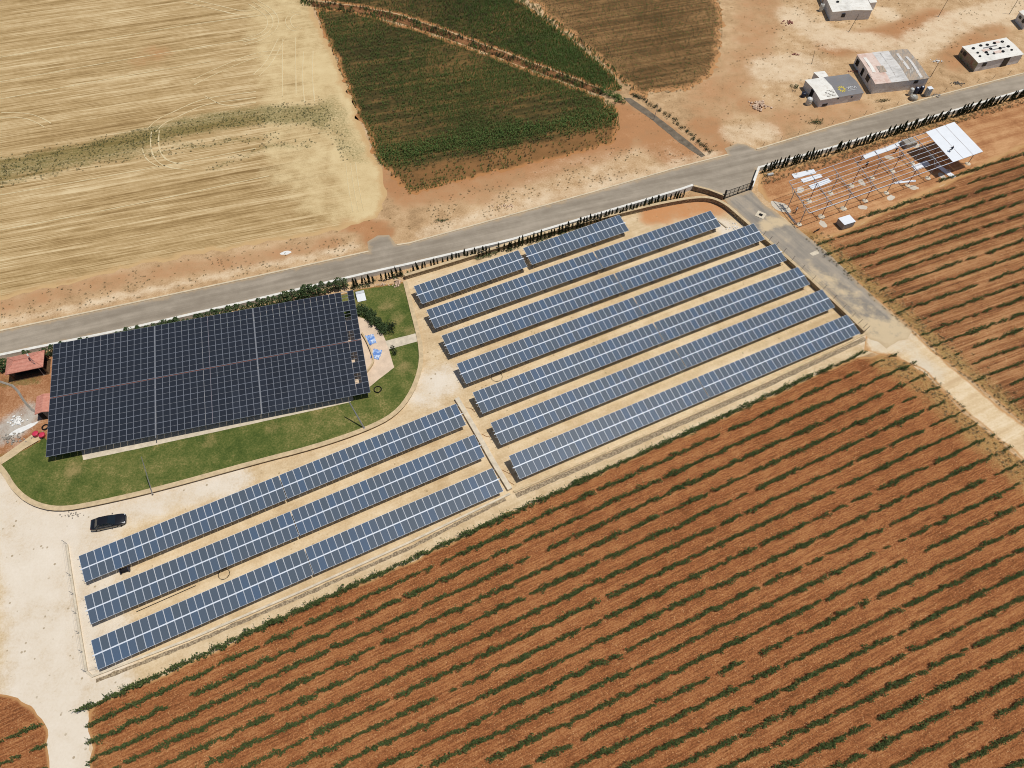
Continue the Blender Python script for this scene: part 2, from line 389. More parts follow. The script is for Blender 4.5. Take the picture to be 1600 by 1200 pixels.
# ------------------------------------------------------------------ ground meshes
def attrs_on(me, xs, ys, edge=None):
    for k in ('red', 'pale', 'weed', 'straw'):
        a = me.attributes.new(k, 'FLOAT', 'POINT')
        a.data.foreach_set('value', np.array([field(k, x, y) for x, y in zip(xs, ys)], dtype=np.float32))
    if edge is not None:
        a = me.attributes.new('edge', 'FLOAT', 'POINT'); a.data.foreach_set('value', np.array(edge, dtype=np.float32))
def inside(p, poly):
    c = False; n = len(poly); x, y = p[0], p[1]; j = n - 1
    for i in range(n):
        a, b = poly[i], poly[j]
        if (a[1] > y) != (b[1] > y) and x < (b[0] - a[0]) * (y - a[1]) / (b[1] - a[1]) + a[0]: c = not c
        j = i
    return c
def ragged(poly, step=0.7, amp=0.35, freq=0.5):
    out = []; n = len(poly)
    for i in range(n):
        a, b = poly[i], poly[(i + 1) % n]; L = (b - a).length; k = max(1, min(400, int(L / step)))
        nrm = Vector((-(b - a).y, (b - a).x)).normalized() if L > 0 else Vector((0, 0))
        for j in range(k):
            p = a.lerp(b, j / k)
            q = noise.noise((p.x * freq, p.y * freq, 3.1)) * 0.65 + noise.noise((p.x * freq * 3.3, p.y * freq * 3.3, 9.7)) * 0.35
            out.append(p + nrm * (q * amp * 2 if j else q * amp))
    return out
def patch(name, poly, z, mat, amp=0.35, step=0.7, grid=2.0, skirt=0.0, freq=0.5):
    pts = ragged(poly, step, amp, freq) if amp > 0 else [p for p in ragged(poly, max(step, 1.0), 0.0)]
    n = len(pts)
    xs = [p.x for p in pts]; ys = [p.y for p in pts]
    vv = list(pts)
    x = min(xs) + grid / 2
    while x < max(xs):
        y = min(ys) + grid / 2
        while y < max(ys):
            if shown(x, y, z, 250):
                q = Vector((x + R.uniform(-.3, .3) * grid, y + R.uniform(-.3, .3) * grid))
                if inside(q, pts): vv.append(q)
            y += grid
        x += grid
    r = delaunay_2d_cdt(vv, [(i, (i + 1) % n) for i in range(n)], [], 1, 1e-5)
    ov, of = r[0], r[2]
    # distance to the outline
    P = np.array([(p.x, p.y) for p in pts]); Q = np.array([(p.x, p.y) for p in ov])
    ed = np.empty(len(Q))
    for i in range(0, len(Q), 500):
        d = Q[i:i + 500, None, :] - P[None]; ed[i:i + 500] = np.sqrt((d * d).sum(-1)).min(1)
    V = [(p.x, p.y, z) for p in ov]; Fs = [tuple(f) for f in of]
    if skirt > 0:
        b = len(V); V += [(p.x, p.y, z) for p in pts] + [(p.x, p.y, z - skirt) for p in pts]
        Fs += [(b + i, b + n + i, b + n + (i + 1) % n, b + (i + 1) % n) for i in range(n)]
        ed = np.concatenate([ed, np.zeros(2 * n)])
    me = bpy.data.meshes.new(name); me.from_pydata(V, [], Fs); me.materials.append(mat)
    attrs_on(me, [v[0] for v in V], [v[1] for v in V], ed)
    bm = bmesh.new(); bm.from_mesh(me)
    for f in bm.faces:
        if abs(f.normal.z) > 0.5 and f.normal.z < 0: f.normal_flip()
    bm.to_mesh(me); bm.free()
    return tag(obj(name, me), kind='structure')

# ground: one sheet, fine where it is seen, running out to the horizon
gx = [-1500, -700, -350] + list(np.arange(-180, 181, 1.5)) + [350, 700, 1500]
gy = [-1500, -600, -200] + list(np.arange(-20, 215, 1.5)) + [400, 800, 2500]
V = [(x, y, 0.0) for y in gy for x in gx]; nx = len(gx)
Fs = [(j * nx + i, j * nx + i + 1, (j + 1) * nx + i + 1, (j + 1) * nx + i) for j in range(len(gy) - 1) for i in range(nx - 1)]
me = bpy.data.meshes.new('ground'); me.from_pydata(V, [], Fs); me.materials.append(M_ground)
attrs_on(me, [v[0] for v in V], [v[1] for v in V])
tag(obj('ground', me), kind='structure')

WHEAT = W([(-250, 540), (0, 468), (200, 420), (330, 392), (440, 376), (540, 356), (588, 340), (606, 305), (598, 272), (578, 230), (562, 185), (544, 142), (524, 92), (500, 40), (482, 4), (460, -60), (300, -200), (-500, -200)])
patch('wheat_field', WHEAT, 0.004, M_wheat, amp=0.7, step=1.2, grid=2.2)
CROP = W([(490, 12), (530, 15), (575, 24), (620, 36), (690, 58), (760, 84), (830, 110), (900, 136), (936, 150), (962, 168), (968, 200), (960, 224), (880, 246), (760, 272), (640, 304), (618, 284), (590, 252), (573, 205), (553, 165), (536, 120), (512, 62)])
patch('crop_field', CROP, 0.004, M_croploam, amp=0.9)
CROP2 = W([(470, -60), (500, 0), (560, 9), (620, 20), (690, 44), (760, 70), (830, 96), (900, 122), (945, 140), (972, 142), (958, 118), (905, 72), (850, 28), (805, -3), (780, -60)])
patch('crop_strip', CROP2, 0.008, M_croploam, amp=0.4)
FALLOW = W([(812, -20), (860, 28), (920, 76), (985, 140), (1000, 150), (1075, 142), (1110, 120), (1128, 70), (1128, 20), (1120, -30)])
patch('fallow_field', FALLOW, 0.004, M_fallow, amp=1.5)
FALLOW2 = W([(560, -8), (660, 8), (790, -22), (640, -60)])

YARD = W([(632, 428), (720, 402), (840, 366), (960, 335), (1040, 316), (1100, 309), (1125, 318), (1150, 338), (1182, 368), (1222, 402), (1290, 466), (1350, 522), (1400, 545),
          (1330, 560), (1200, 622), (1000, 712), (800, 802), (640, 882), (480, 947), (300, 1037), (137, 1108), (142, 1150), (146, 1300), (-200, 1300), (-250, 700), (0, 700), (100, 770), (400, 700), (560, 650), (640, 560)])
patch('sandy_yard', YARD, 0.004, M_yard, amp=0.3, grid=1.6)
patch('dirt_track', W([(1352, 520), (1400, 508), (1425, 518), (1480, 568), (1522, 602), (1560, 634), (1700, 745), (1800, 830), (1800, 900), (1600, 718), (1545, 672), (1500, 636), (1445, 580), (1395, 556), (1350, 548)]), 0.008, M_track, amp=0.25, grid=1.5)
VINE_A = W([(137, 1106), (300, 1036), (480, 946), (640, 880), (800, 800), (1000, 711), (1200, 621), (1330, 561), (1392, 554), (1442, 580), (1500, 640), (1545, 676), (1600, 722), (1760, 870), (1850, 1350), (150, 1350), (143, 1200)])
patch('vineyard_soil', VINE_A, 0.012, M_vine, amp=0.35, grid=2.2)
VINE_B = W([(-150, 1080), (0, 1085), (28, 1090), (55, 1108), (74, 1140), (78, 1200), (80, 1350), (-150, 1350)])
patch('vineyard_corner_soil', VINE_B, 0.012, M_vine, amp=0.25, grid=2.0)
VINE_C = W([(1262, 378), (1310, 366), (1450, 300), (1600, 228), (1800, 140), (1900, 800), (1700, 742), (1600, 662), (1522, 598), (1480, 566), (1428, 516), (1334, 438)])
patch('vineyard_slope_soil', VINE_C, 0.016, M_vine2, amp=0.35, grid=2.2)
patch('building_site_soil', W([(1188, 272), (1300, 240), (1450, 193), (1600, 150), (1800, 90), (1800, 140), (1600, 229), (1450, 301), (1312, 367), (1264, 380), (1215, 330), (1185, 298)]), 0.012, M_site, amp=0.3, grid=1.6)
patch('road', W([(-300, 585), (0, 517), (200, 475), (400, 432), (576, 393), (574, 378), (590, 368), (608, 367), (618, 381), (632, 381), (800, 336), (925, 301), (1060, 262), (1138, 242), (1132, 232), (1152, 224), (1166, 226), (1182, 234), (1300, 198), (1450, 154), (1600, 115), (1900, 40),
                 (1900, 62), (1600, 142), (1450, 186), (1300, 232), (1184, 264), (1172, 296), (1131, 311), (1084, 294), (1064, 298), (800, 376), (640, 414), (572, 429), (400, 470), (200, 515), (0, 556), (-300, 620)]), 0.020, M_road, amp=0.06, grid=1.5)
patch('driveway', W([(1131, 311), (1172, 296), (1192, 318), (1240, 352), (1290, 392), (1340, 440), (1392, 490), (1425, 518), (1418, 530), (1404, 532), (1385, 545), (1372, 534), (1358, 530), (1300, 466), (1224, 398), (1184, 364), (1152, 334)]), 0.024, M_drive, amp=0.12, grid=1.2)
def ribbon(name, pts, width, z0, h, mat, closed=False, parent=None, cap=None, capw=0.0, caph=0.1):
    """a wall or strip of given width and height along a line on the ground"""
    n = len(pts); mb = MB(); mc = MB()
    def offs(hw):
        L = []; Rr = []
        for i, p in enumerate(pts):
            a = pts[i - 1] if i or closed else p; b = pts[(i + 1) % n] if i < n - 1 or closed else p
            t = (b - a).normalized(); nn = Vector((-t.y, t.x)); L.append(p + nn * hw); Rr.append(p - nn * hw)
        return L, Rr
    def emit(m_, hw, z0, z1):
        L, Rr = offs(hw); vs = []
        for l, r in zip(L, Rr): vs += [(l.x, l.y, z0), (r.x, r.y, z0), (r.x, r.y, z1), (l.x, l.y, z1)]
        fs = []
        for i in range(n - 1):
            a, b = i * 4, i * 4 + 4
            fs += [(a + 3, a + 2, b + 2, b + 3), (a, a + 3, b + 3, b), (a + 2, a + 1, b + 1, b + 2), (a + 1, a, b, b + 1)]
        fs += [(0, 1, 2, 3), ((n - 1) * 4 + 3, (n - 1) * 4 + 2, (n - 1) * 4 + 1, (n - 1) * 4)]
        m_.add(vs, fs)
    emit(mb, width / 2, z0, z0 + h)
    o = mb.build(name, mat, parent)
    if cap: emit(mc, width / 2 + capw, z0 + h, z0 + h + caph); mc.build('coping', cap, o)
    return o
def dense(pts, step=2.0):
    out = []
    for a, b in zip(pts, pts[1:]):
        k = max(1, int((b - a).length / step)); out += [a.lerp(b, j / k) for j in range(k)]
    return out + [pts[-1]]
def smooth(pts, it=2):
    for _ in range(it):
        o = [pts[0]]
        for a, b in zip(pts, pts[1:]): o += [a.lerp(b, .25), a.lerp(b, .75)]
        pts = o + [pts[-1]]
    return pts
for i, ln in enumerate(([(-300, 585), (0, 517), (200, 475), (400, 432), (576, 393)], [(620, 383), (640, 380), (800, 335.5), (925, 300.5), (1060, 261.5), (1138, 241.5)], [(1182, 233.5), (1300, 197.5), (1450, 153.5), (1600, 114.5), (1900, 39)])):
    tag(ribbon('kerb', dense(W(ln), 3), 0.32, 0.0, 0.12, M_kerb), kind='structure')

M_straw = soil('straw_rows', [(0, srgb(200, 178, 132)), (1, srgb(224, 206, 166))])
def straw(pts, n=1, gap=1.6, wd=.3):
    base = smooth(W(pts), 3)
    for k in range(n):
        o = (k - (n - 1) / 2) * gap; pl = []
        for i, p in enumerate(base):
            t = (base[min(i + 1, len(base) - 1)] - base[max(i - 1, 0)]).normalized(); pl.append(p + Vector((-t.y, t.x)) * o)
        pl = dense(pl, 1.0); L = []; Rr = []
        for i, p in enumerate(pl):
            t = (pl[min(i + 1, len(pl) - 1)] - pl[max(i - 1, 0)]).normalized(); nn = Vector((-t.y, t.x)); w_ = wd * (.55 + .9 * abs(noise.noise((p.x * .4, p.y * .4, k)))); L.append(p + nn * w_ / 2); Rr.append(p - nn * w_ / 2)
        mb = MB(); m_ = len(L); mb.add([(p.x, p.y, .010 + .05 * (wd / .3)) for p in L] + [(p.x, p.y, .010 + .05 * (wd / .3)) for p in Rr] + [(p.x, p.y, .002) for p in L] + [(p.x, p.y, .002) for p in Rr],
            [(m_ + i, m_ + i + 1, i + 1, i) for i in range(m_ - 1)] + [(2 * m_ + i, i, i + 1, 2 * m_ + i + 1) for i in range(m_ - 1)] + [(m_ + i, 3 * m_ + i, 3 * m_ + i + 1, m_ + i + 1) for i in range(m_ - 1)])
        o_ = mb.build('straw_row', M_straw); tag(o_, kind='stuff')
for pts, n, gp, wd in [([(290, 0), (340, 12), (380, 22), (400, 18)], 2, 1.8, .3), ([(395, 3), (425, 22), (428, 42), (410, 58), (380, 66)], 3, 1.3, .28), ([(470, 20), (455, 22), (448, 34), (458, 48), (470, 42)], 2, 1.2, .25),
        ([(452, 60), (452, 110), (452, 150)], 2, 3.0, .3), ([(482, 80), (480, 120), (484, 160)], 2, 2.2, .3), ([(300, 130), (340, 110), (400, 85), (440, 82)], 2, 1.8, .28), ([(236, 205), (250, 190), (272, 180), (310, 162), (340, 155), (400, 148)], 2, 2.2, .3),
        ([(243, 205), (241, 225), (246, 245), (262, 258), (300, 262)], 2, 1.6, .3), ([(222, 232), (228, 250), (250, 262)], 1, 1, .3), ([(0, 180), (40, 180), (62, 188), (75, 196)], 2, 1.6, .3), ([(320, 150), (352, 168), (400, 160)], 1, 1, .3), ([(400, 118), (420, 100), (440, 60)], 2, 1.5, .25),
        ([(548, 255), (552, 290), (560, 330)], 3, 1.0, .22), ([(0, 90), (160, 62), (300, 38), (440, 20)], 1, 1, .35), ([(0, 128), (200, 92), (400, 60)], 1, 1, .3), ([(0, 155), (200, 118), (330, 96)], 1, 1, .3), ([(0, 305), (200, 270), (400, 232)], 1, 1, .3), ([(0, 360), (200, 322), (420, 275)], 1, 1, .3)]:
    straw(pts, n, gp, wd)

# ------------------------------------------------------------------ garden: raised lawn, slab, patio
LZ = 0.35
GW = smooth(W([(-160, 690), (-30, 700), (6, 735), (22, 764), (50, 787), (92, 797), (150, 787), (250, 764), (400, 722), (490, 699), (570, 672), (618, 648), (645, 612), (659, 570), (657, 535), (646, 492), (633, 440)], LZ), 2)
LAWN = GW + W([(560, 452), (540, 458), (400, 492), (240, 524), (85, 560), (60, 690), (2, 722)], LZ)
patch('lawn', LAWN, LZ, M_lawn, amp=0.0, step=1.0, grid=0.9, skirt=0.35)
patch('red_yard', W([(-160, 690), (-30, 700), (0, 716), (62, 676), (84, 700), (100, 640), (110, 545), (85, 545), (0, 574), (-160, 610)], LZ), LZ + 0.008, M_redyard, amp=0.15, grid=1.0, skirt=0.3)
patch('concrete_slab', W([(130, 719), (235, 697), (400, 661), (545, 629), (552, 625), (530, 470), (400, 500), (240, 530), (100, 560)], LZ), LZ + 0.012, M_conc, amp=0.03, grid=2.0, skirt=0.012)
M_patio = plain('pinkish_paving', srgb(220, 196, 170), 0.85, 0.2, var=0.1, scale=0.8)
patch('patio', W([(557, 493), (580, 503), (598, 522), (606, 540), (611, 558), (616, 574), (598, 588), (578, 604), (540, 610), (535, 500)], LZ), LZ + 0.016, M_patio, amp=0.04, grid=1.0)
patch('garden_path', W([(602, 533), (649, 521), (654, 533), (608, 546)], LZ), LZ + 0.020, M_conc, amp=0.03, grid=1.0)
patch('entrance_path', W([(-60, 740), (3, 713), (55, 676), (68, 684), (40, 700), (8, 722), (-50, 757)], LZ), LZ + 0.020, M_cap, amp=0.04, grid=1.0)
tag(ribbon('stone_wall', GW[8:], 0.5, 0.0, 0.42, M_stone, cap=M_cap, capw=0.12, caph=0.07), 'low curved rubble stone wall with sandy coping round the lawn', 'wall')
tag(ribbon('patio_wall', smooth(W([(566, 522), (574, 535), (581, 552), (585, 566), (577, 578), (570, 586)], LZ), 2), 0.25, LZ, 0.45, M_cap), 'curved knee-high sandstone wall on the patio beside the blue tarpaulin', 'wall')

# ------------------------------------------------------------------ walls
Wp = lambda pts: dense(W(pts), 2.5)
tag(ribbon('boundary_wall', Wp([(-220, 605), (0, 561), (200, 520), (400, 474), (572, 433), (640, 418), (800, 380), (900, 350), (1064, 301), (1081, 295)]), 0.5, 0, 1.05, M_wallw), 'long white boundary wall along the road, left of the gate', 'wall')
tag(ribbon('boundary_wall', Wp([(1173, 297), (1184, 267), (1300, 235), (1450, 189), (1600, 145), (1850, 72)]), 0.5, 0, 0.95, M_wallw), 'white boundary wall along the road, right of the gate', 'wall')
tag(ribbon('stone_wall', Wp([(1082, 297), (1106, 303), (1129, 312)]), 0.35, 0, 1.1, M_stone, cap=M_cap, capw=0.06, caph=0.08), 'short stone wall with pale coping leading up to the black gate', 'wall')
RW = smooth(W([(633, 436), (720, 410), (840, 372), (960, 340), (1040, 321), (1100, 312), (1128, 321), (1152, 341), (1184, 370), (1224, 404), (1292, 468), (1348, 522)]), 2)
tag(ribbon('retaining_wall', RW, 0.42, 0, 0.95, M_stone, cap=M_cap, capw=0.08, caph=0.08), 'long curved retaining wall with pale coping behind the upper panel rows', 'wall')
tag(ribbon('kerb_wall', Wp([(1354, 521), (1200, 596), (1000, 684), (803, 769)]), 0.35, 0, 0.22, M_cap), 'low kerb wall along the front of the seven upper panel rows', 'wall')
tag(ribbon('dividing_wall', Wp([(714, 624), (742, 672), (770, 722), (797, 766)]), 0.75, 0, 0.5, M_conc), 'pale straight wall dividing the two blocks of solar panels', 'wall')
tag(ribbon('kerb_wall', Wp([(797, 772), (640, 848), (470, 925), (300, 998), (145, 1057), (136, 1050), (126, 990), (112, 900), (105, 852)]), 0.3, 0, 0.25, M_conc), 'low concrete kerb round the three lower panel rows', 'wall')
def strip(name, a, b, width, z, mat):
    pl = dense(a, 1.5); L = []; Rr = []
    for i, p in enumerate(pl):
        t = (pl[min(i + 1, len(pl) - 1)] - pl[max(i - 1, 0)]).normalized(); nn = Vector((-t.y, t.x)); L.append(p + nn * width / 2); Rr.append(p - nn * width / 2)
    return patch(name, L + Rr[::-1], z, mat, amp=0.12, step=0.5, grid=1.0, freq=1.2)
strip('stone_edging', W([(1352, 529), (1200, 601), (1000, 690), (806, 775)]), None, 0.75, 0.016, M_gravelst)
strip('stone_edging', W([(790, 780), (640, 856), (470, 932), (300, 1005), (150, 1064)]), None, 0.5, 0.016, M_gravelst)
M_canal = plain('canal_concrete', srgb(118, 106, 90), 0.9, 0.2, var=0.25, scale=0.8)
patch('canal', W([(974, 153), (985, 153), (1010, 170), (1040, 192), (1075, 220), (1102, 243), (1096, 246), (1060, 222), (1020, 188), (985, 164)]), 0.010, M_canal, amp=0.1, grid=1.0)

# ------------------------------------------------------------------ metals, glass, cells
M_alu = plain('aluminium_frame', srgb(214, 220, 228), 0.45, 0.5, 0.0, var=0.05)
M_aluk = plain('dull_aluminium_frame', srgb(138, 143, 153), 0.5, 0.4, 0.0, var=0.06)
M_galv = plain('galvanised_steel', srgb(150, 152, 156), 0.5, 0.5, 0.4, var=0.1)
M_whitem = plain('white_sheet_metal', srgb(232, 235, 238), 0.45, 0.4, 0.0, var=0.03, scale=0.6)
M_black = plain('black_paint', (0.012, 0.012, 0.013, 1), 0.45, 0.4, 0.0, var=0.1)
M_rubber = plain('black_rubber', (0.015, 0.015, 0.015, 1), 0.85, 0.2, 0.0, var=0.2)
M_rust = plain('primer_red_steel', srgb(150, 96, 84), 0.7, 0.3, 0.0, var=0.15)
M_dark = plain('dark_interior', (0.01, 0.01, 0.011, 1), 0.8, 0.2, 0.0, var=0.1)
def cells(name, c0, c1, c2, rough, busx):
    n = N(name)
    o = n.objrand()
    big = n.noise(0.9, 3, 0.6)
    v = n.math('ADD', n.math('MULTIPLY', o, 0.75), n.math('MULTIPLY', big, 0.25))
    col = n.ramp(v, [(0.0, c0), (0.55, c1), (1.0, c2)])
    # cell grid: thin pale gaps between the silicon wafers
    sx = n.t.nodes.new('ShaderNodeSeparateXYZ'); n.t.links.new(n.tc.outputs['Object'], sx.inputs[0])
    def lines(sock, p, w_):
        f = n.math('FRACT', n.math('ADD', n.math('DIVIDE', sock, p), 100.0)); return n.math('LESS_THAN', f, w_)
    g = n.math('MAXIMUM', lines(sx.outputs[0], 0.158, 0.03), lines(sx.outputs[1], busx, 0.03))
    col = n.mix(n.math('MULTIPLY', g, 0.12), col, srgb(150, 160, 172)) if 'blue' in name else col
    return n.done(col, rough, 0.18)
M_cell = cells('blue_cells', (0.084, 0.106, 0.132, 1), (0.086, 0.114, 0.152, 1), (0.076, 0.122, 0.196, 1), 0.34, 0.158)
M_cellk = cells('black_cells', (0.021, 0.025, 0.034, 1), (0.025, 0.030, 0.041, 1), (0.031, 0.037, 0.050, 1), 0.34, 0.083)

def panel_mesh(name, wd, dp, cellmat, rim, half=False):
    """framed glass panel: raised rim, cell sheet set 4 mm down; wd along x, dp along y, centred"""
    mb = MB(); x, y = wd / 2, dp / 2; t = 0.04; i = rim
    o = [(-x, -y), (x, -y), (x, y), (-x, y)]; n_ = [(-x + i, -y + i), (x - i, -y + i), (x - i, y - i), (-x + i, y - i)]
    vs = [(a, b, -t) for a, b in o] + [(a, b, 0) for a, b in o] + [(a, b, 0) for a, b in n_] + [(a, b, -0.004) for a, b in n_]
    fs = [(3, 2, 1, 0)]
    for k in range(4):
        j = (k + 1) % 4
        fs += [(k, j, 4 + j, 4 + k), (4 + k, 4 + j, 8 + j, 8 + k), (8 + k, 8 + j, 12 + j, 12 + k)]
    mb.add(vs, fs, 0)
    mb.add([(a, b, -0.004) for a, b in n_], [(0, 1, 2, 3)], 1)
    if half: mb.add([(-x + i, -0.02, -0.0025), (x - i, -0.02, -0.0025), (x - i, 0.02, -0.0025), (-x + i, 0.02, -0.0025)], [(0, 1, 2, 3)], 2)
    return mb.mesh(name, [M_aluk if half else M_alu, cellmat, M_galv])

# ------------------------------------------------------------------ the rows of solar tables
TILT, DEPTH, ZF = 0.1776, 3.87, 2.15
PIT = 1.0165
P_BLUE = panel_mesh('solar_panel', 0.985, 1.865, M_cell, 0.028)
LEG_F = MB().box((0, 0, 0.8 - 0.0), (0.09, 0.09, 1.6)).box((0, 0, 0.12), (0.5, 0.5, 0.24), mi=1).mesh('leg', [M_galv, M_concG])
LEG_N = MB().box((0, 0, 0.55), (0.09, 0.09, 1.1)).box((0, 0, 0.12), (0.5, 0.5, 0.24), mi=1).mesh('leg', [M_galv, M_concG])
def solar_table(far_left, far_right, n, z0, label, dpx=0.0):
    """one table: n columns of two panels, far edge high"""
    a, b = at(*far_left, ZF), at(*far_right, ZF)
    L = (b - a).length; az = math.atan2((b - a).y, (b - a).x); pit = L / n
    t = empty('solar_table', (a.x, a.y, 0), az)
    tag(t, label, 'solar table', 'tilted solar tables in the two panel blocks')
    ct, st = math.cos(TILT), math.sin(TILT)
    def on(s, off=0.0): return (-s * ct + off * st * -1, ZF - s * st + off * ct)   # local y, z at slope distance s
    sx = pit / PIT
    for k in range(n):
        for r in range(2):
            s = 0.945 if r == 0 else DEPTH - 0.945
            y, z = on(s)
            o = obj('solar_panel', P_BLUE, t, ((k + 0.5) * pit, y, z), (TILT, R.uniform(-.004, .004), 0)); o.scale = (sx, 1, 1)
    for s in (0.42, 1.45, DEPTH / 2, 2.45, 3.45):
        y, z = on(s, -0.075 if s != DEPTH / 2 else -0.045)
        wdt = 0.13 if s == DEPTH / 2 else 0.06
        mb = MB().box((L / 2, y, z), (L + 0.5, wdt, 0.06), rot=Matrix.Rotation(TILT, 3, 'X'))
        mb.build('purlin', M_alu if s == DEPTH / 2 else M_galv, t)
    k = max(2, round(L / 4.6)); raf = MB()
    for i in range(k):
        x = 0.7 + (L - 1.4) * i / (k - 1)
        for s, lm in ((0.7, LEG_F), (3.1, LEG_N)):
            y, z = on(s, -0.17); obj('leg', lm, t, (x, y, 0)).scale = (1, 1, z / (1.6 if lm is LEG_F else 1.1))
        y0, z0_ = on(0.15, -0.14); y1, z1 = on(DEPTH - 0.15, -0.14)
        raf.tube((x, y0, z0_), (x, y1, z1), 0.035, 4)
    raf.build('rafter', M_galv, t)
    return t
ordn = ['nearest the road', 'second from the road', 'third from the road', 'fourth from the road', 'fifth from the road', 'sixth from the road', 'nearest the vineyard track']
def lerp2(a, b, t): return (a[0] + (b[0] - a[0]) * t, a[1] + (b[1] - a[1]) * t)
def split_px(a, b, f):
    """the picture point at fraction f of the real length between two picture points, both at far-edge height"""
    A, B = at(*a, ZF), at(*b, ZF); p = A.lerp(B, f); d = p - Vector((0, 0, CAM_H)); k = d.dot(_fw)
    return (800 + F_PX * d.dot(_r2) / k, 600 - F_PX * d.dot(_u2) / k)
solar_table((646.2, 447.2), (809.7, 390.7), 20, 0, 'short bluish solar table at the left end of the row nearest the road')
solar_table((816.9, 387.5), (967.8, 335.6), 20, 0, 'short bluish solar table in the row nearest the road, right of the gap')
UP = [((666, 484.3), (1110.2, 328.9), 32, 25), ((689.5, 524.5), (1177.5, 348.9), 33, 30), ((713.3, 568.3), (1211.1, 380.5), 33, 30), ((738.2, 613.3), (1246.8, 417), 33, 30), ((766.2, 660.7), (1284.75, 451.75), 33, 30), ((794.8, 712.3), (1323.3, 491.5), 33, 30)]
for i, (a, b, n1, n2) in enumerate(UP):
    L = (at(*a, ZF) - at(*b, ZF)).length; g = 0.16 / L; f = (1 - g) * n1 / (n1 + n2)
    solar_table(a, split_px(a, b, f), n1, 0, 'long solar table, left half of the upper-block row ' + ordn[i + 1])
    solar_table(split_px(a, b, f + g), b, n2, 0, 'long solar table, right half of the upper-block row ' + ordn[i + 1])
LOWB = [((122.5, 868.75), (434.8, 742.9), (436, 742.4), (712.5, 630.5), 'first'), ((131.25, 932), (453.2, 798.7), (454.5, 798.1), (741, 678.75), 'middle'), ((141.75, 1000.75), (474.8, 856.9), (476, 856.4), (769.5, 730.75), 'last')]
lowt = {'first': 'lower-block row nearest the lawn', 'middle': 'middle row of the lower block', 'last': 'lower-block row along the vineyard track'}
for a, b, c, d, k in LOWB:
    solar_table(a, b, 28, 0, 'solar table of 28 columns, left half of the ' + lowt[k])
    solar_table(c, d, 28, 0, 'solar table of 28 columns, right half of the ' + lowt[k])

# ------------------------------------------------------------------ the big canopy of black panels
def canopy():
    zf, zn = 3.9, 2.0
    FL, NL = at(83.4, 537.6, zf), at(72, 714, zn); FR = at(551.7, 453.2, zf)
    ex = (FR - FL); L = ex.length; ex.normalize()
    ny = (NL - FL); D = ny.length; ny.normalize()
    up = ex.cross(-ny).normalized()
    az = math.atan2(ex.y, ex.x); tilt = math.asin(-ny.z)
    t = empty('solar_canopy', (FL.x, FL.y, LZ), az)
    tag(t, 'huge black solar panel canopy with pale grid lines over the concrete slab', 'solar canopy')
    ct, st = math.cos(tilt), math.sin(tilt)
    def on(s, off=0.0): return (-s * ct - off * st, zf - LZ - s * st + off * ct)
    gapx, gapy = 0.15, 0.24
    pit = (L - 2 * gapx) / 46; pd = (D - gapy) / 10
    pm = panel_mesh('solar_panel', pit - 0.03, pd - 0.03, M_cellk, 0.026, True)
    missing = {(44, 0), (44, 2), (44, 4), (44, 6), (44, 8)}
    lst = []
    for c in range(46):
        x = (c + 0.5) * pit + gapx * ((c >= 15) + (c >= 30))
        for r in range(10):
            if (c, r) in missing: continue
            s = (r + 0.5) * pd + gapy * (r >= 5)
            y, z = on(s); lst.append((x, y, z))
    # the hundred nearest the viewer are parts, the rest one part
    key = sorted(range(len(lst)), key=lambda i: (t.matrix_basis @ Vector(lst[i]) - Vector((0, 0, CAM_H))).length)
    for i in key[:100]: obj('solar_panel', pm, t, lst[i], (tilt, 0, 0))
    vs = np.array([v.co for v in pm.vertices]); big = MB(); rotm = Matrix.Rotation(tilt, 3, 'X')
    vr = [rotm @ v.co for v in pm.vertices]
    for i in key[100:]:
        o = Vector(lst[i]); b = len(big.v); big.v += [tuple(p + o) for p in vr]
        for pl in pm.polygons: big.f.append(tuple(b + k for k in pl.vertices)); big.m.append(pl.material_index)
    # separate material so each panel still varies: random per island is not shared between glass and rim
    tag(big.build('solar_panel_field', [M_aluk, M_cellk, M_galv], t), kind='stuff')
    for c in (15, 30):
        x = c * pit + gapx * (0.5 if c == 15 else 1.5); y0, z0 = on(0.0, -0.02); y1, z1 = on(D + 0.5 if c == 15 else D, -0.02)
        mb = MB(); mb.box((x, (y0 + y1) / 2, (z0 + z1) / 2), (gapx - 0.03, math.hypot(y1 - y0, z1 - z0), 0.03), rot=rotm); mb.build('gutter', M_galv, t)
    y, z = on(5 * pd + gapy / 2, -0.12); MB().box((L / 2, y, z), (L, 0.06, 0.1), rot=rotm).build('ridge_beam', M_rust, t)
    for r in range(0, 11):
        s = r * pd + gapy * (r > 5) if r != 5 else 5 * pd
        y, z = on(min(s, D) if r < 10 else D - 0.02, -0.075); MB().box((L / 2, y, z), (L, 0.05, 0.06), rot=rotm).build('purlin', M_aluk, t)
    for i in range(9):
        x = 0.6 + (L - 1.2) * i / 8
        y0, z0 = on(0.1, -0.2); y1, z1 = on(D - 0.1, -0.2)
        MB().box((x, (y0 + y1) / 2, (z0 + z1) / 2), (0.1, math.hypot(y1 - y0, z1 - z0), 0.16), rot=rotm).build('beam', M_rust, t)
        for s in (0.8, D / 2, D - 0.8):
            y, z = on(s, -0.28); MB().box((x, y, z / 2), (0.14, 0.14, z)).build('post', M_galv, t)
    # steel bars laid across the missing panels
    mb = MB()
    for (c, r) in missing:
        x = (c + 0.5) * pit + 2 * gapx
        for q in (0.33, 0.66):
            y, z = on((r + q) * pd + gapy * (r >= 5), -0.05); mb.box((x, y, z), (pit, 0.05, 0.05))
    mb.build('rail', M_galv, t)
canopy()

